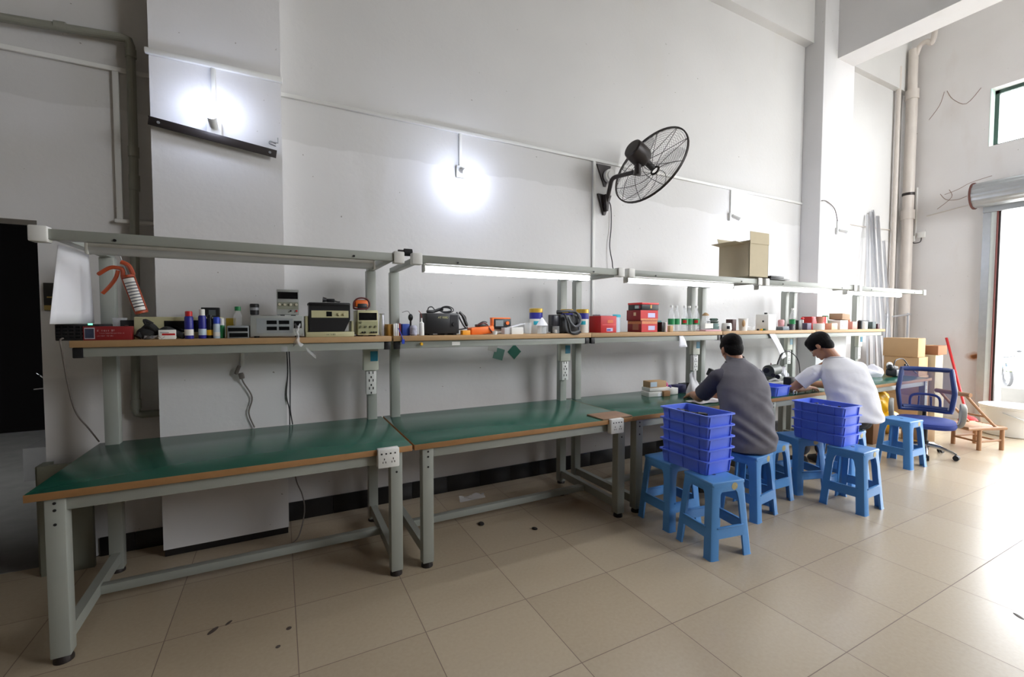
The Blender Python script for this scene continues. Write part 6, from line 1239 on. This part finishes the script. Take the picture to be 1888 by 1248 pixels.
# open box lying on the light frames
t = thing('open_carton', 'open cardboard box with raised flaps standing on the light frames', 'cardboard box', (3.855, 2.71, 1.846), 0.0)
m = MB()
a, b, h, th = 0.135, 0.155, 0.30, 0.004
m.bx(-a, a, -b, b, 0, th, CARDP); m.bx(-a, a, -b, -b + th, 0, h, CARDP); m.bx(-a, a, b - th, b, 0, h, CARDP); m.bx(-a, -a + th, -b, b, 0, h, CARDP); m.bx(a - th, a, -b, b, 0, h, CARDP); m.build('body', t)
for nm, c, sz, rt in (('front', (0.0, -b - 0.002, h + 0.05), (2*a, th, 0.105), (-0.03, 0, 0)), ('side', (-a - 0.06, 0.02, h + 0.008), (0.125, 2*b - 0.06, th), (0, 0.10, 0)), ('back', (0, b + 0.01, h + 0.04), (2*a, th, 0.09), (-0.3, 0, 0)), ('end', (a - 0.02, 0, h + 0.035), (th, 2*b - .02, 0.075), (0, -0.35, 0))):
    m = MB(); m.box(c, sz, CARDP, 0, rt); m.build('flap', t)
t = thing('black_tray', 'flat black bracket lying on the light frame beside the open cardboard box', 'bracket', (4.13, 2.60, 1.834)); m = MB(); m.box((0, 0, 0.026), (0.20, 0.10, 0.020), BLACK, 0.003); m.box((0.02, -0.01, 0.008), (0.26, 0.09, 0.016), BLACK, 0.003); m.box((0.14, 0, 0.010), (0.16, 0.06, 0.006), BLACK, 0.001); m.build('bracket', t); m = MB(); m.box((0.15, 0.02, 0.027), (0.10, 0.06, 0.012), WHITEC, 0.002); m.build('white_plate', t)
# bucket by the door
t = thing('white_bucket', 'large white bucket standing just inside the street door', 'bucket', (8.28, 2.05, 0)); m = MB(); m.lathe([(0.24, 0), (0.255, 0.01), (0.285, 0.34), (0.292, 0.345), (0.292, 0.36), (0.27, 0.36), (0.262, 0.34), (0.24, 0.02)], WHITEP, seg=36); m.build('pail', t)
m = MB(); m.lathe([(0.292, 0.355), (0.296, 0.36), (0.296, 0.378), (0.27, 0.384)], WHITEP, seg=36); m.build('lid', t); m = MB(); m.tube([(0.298*math.cos(a), 0.298*math.sin(a), 0.31 - 0.12*math.sin((a - PI)*1.0)) for a in np.linspace(PI, 2*PI, 18)], 0.005, STEEL2, 6); m.build('handle', t)
# motorbike outside
t = thing('motorbike', 'motorbike parked in the bright yard outside the street door', 'motorbike', (15.0, 3.93, -0.02), math.radians(214))
t.scale = (0.66, 0.66, 0.66)
for x_ in (-0.6, 0.6):
    m = MB(); m.tube([(x_ + 0.27*math.cos(a), 0, 0.29 + 0.27*math.sin(a)) for a in np.linspace(0, 2*PI, 33)[:-1]], 0.05, mat('bike_grey', (44, 44, 46), 0.6), 8, True); w_ = m.build('wheel', t)
    m = MB(); m.cyl((x_, -0.06, 0.29), (x_, 0.06, 0.29), 0.06, SILV)
    for k in range(6): m.tube([(x_, 0, 0.29), (x_ + 0.25*math.cos(k*PI/3), 0, 0.29 + 0.25*math.sin(k*PI/3))], 0.012, SILV, 6)
    m.build('spoke_hub', w_)
m = MB(); m.tube(smooth_path([(0.45, 0, 0.92), (0.25, 0, 0.62), (0.0, 0, 0.42), (-0.35, 0, 0.45), (-0.6, 0, 0.30)]), 0.05, mat('bike_blue_grey', (70, 84, 100), 0.35), 10); m.box((-0.05, 0, 0.42), (0.42, 0.22, 0.26), mat('bike_dark', (40, 41, 44), 0.5), 0.04); m.ell((0.16, 0, 0.70), (0.26, 0.14, 0.13), MATS['bike_blue_grey']); m.build('frame', t)
m = MB(); m.tube([(0.60, 0.06, 0.29), (0.42, 0.06, 0.95)], 0.025, SILV, 8); m.tube([(0.60, -0.06, 0.29), (0.42, -0.06, 0.95)], 0.025, SILV, 8); m.build('fork', t)
m = MB(); m.ell((-0.32, 0, 0.72), (0.36, 0.13, 0.07), mat('bike_dark', (40, 41, 44), 0.5)); m.build('seat', t)
m = MB(); m.tube(smooth_path([(0.28, 0.36, 1.0), (0.38, 0.2, 1.02), (0.42, 0, 0.98), (0.38, -0.2, 1.02), (0.28, -0.36, 1.0)]), 0.018, mat('bike_dark', (40, 41, 44), 0.5), 8); m.build('handlebar', t)
for s in (-1, 1): m = MB(); m.tube([(0.38, s*0.2, 1.02), (0.40, s*0.30, 1.17)], 0.008, mat('bike_dark', (40, 41, 44), 0.5), 6); m.ell((0.40, s*0.32, 1.2), (0.02, 0.07, 0.04), mat('bike_dark', (40, 41, 44), 0.5)); m.build('mirror', t)
m = MB(); m.ell((0.52, 0, 0.86), (0.09, 0.10, 0.10), SILV); m.build('headlight', t); m = MB(); m.ell((0.62, 0, 0.58), (0.30, 0.08, 0.07), mat('bike_green', (150, 190, 110), 0.4)); m.build('mudguard', t)

# marks on the tiles
for i, (x, y, s, lab) in enumerate(((-0.30, 2.44, 0.030, 'faint dark scuff on the tiles in front of the first bench stretcher'), (-0.24, 2.47, 0.020, 'second faint scuff just beside the first on the tiles'), (-0.03, 2.185, 0.011, 'small black spot on the tiles before the first bench'), (0.015, 2.295, 0.013, 'small crossed mark on the tiles before the first bench'), (3.20, 0.735, 0.028, 'dark smear on the bright tiles at the right edge of the photo'))):
    m = MB(); m.lathe([(s, 0), (s*0.8, 0.0006), (0.001, 0.0008)], mat('tile_scuff', (84, 74, 68), 0.7), (0, 0, 0), 14); m.build('scuff_tmp') if False else None
    o = solo('scuff', m, lab, 'mark', (x, y, 0.0003), (0, 0, 0.9), group='scuffs on the tiles', kind='structure'); o.scale = (1.0, 0.4 if s > 0.015 else 0.9, 1.0)
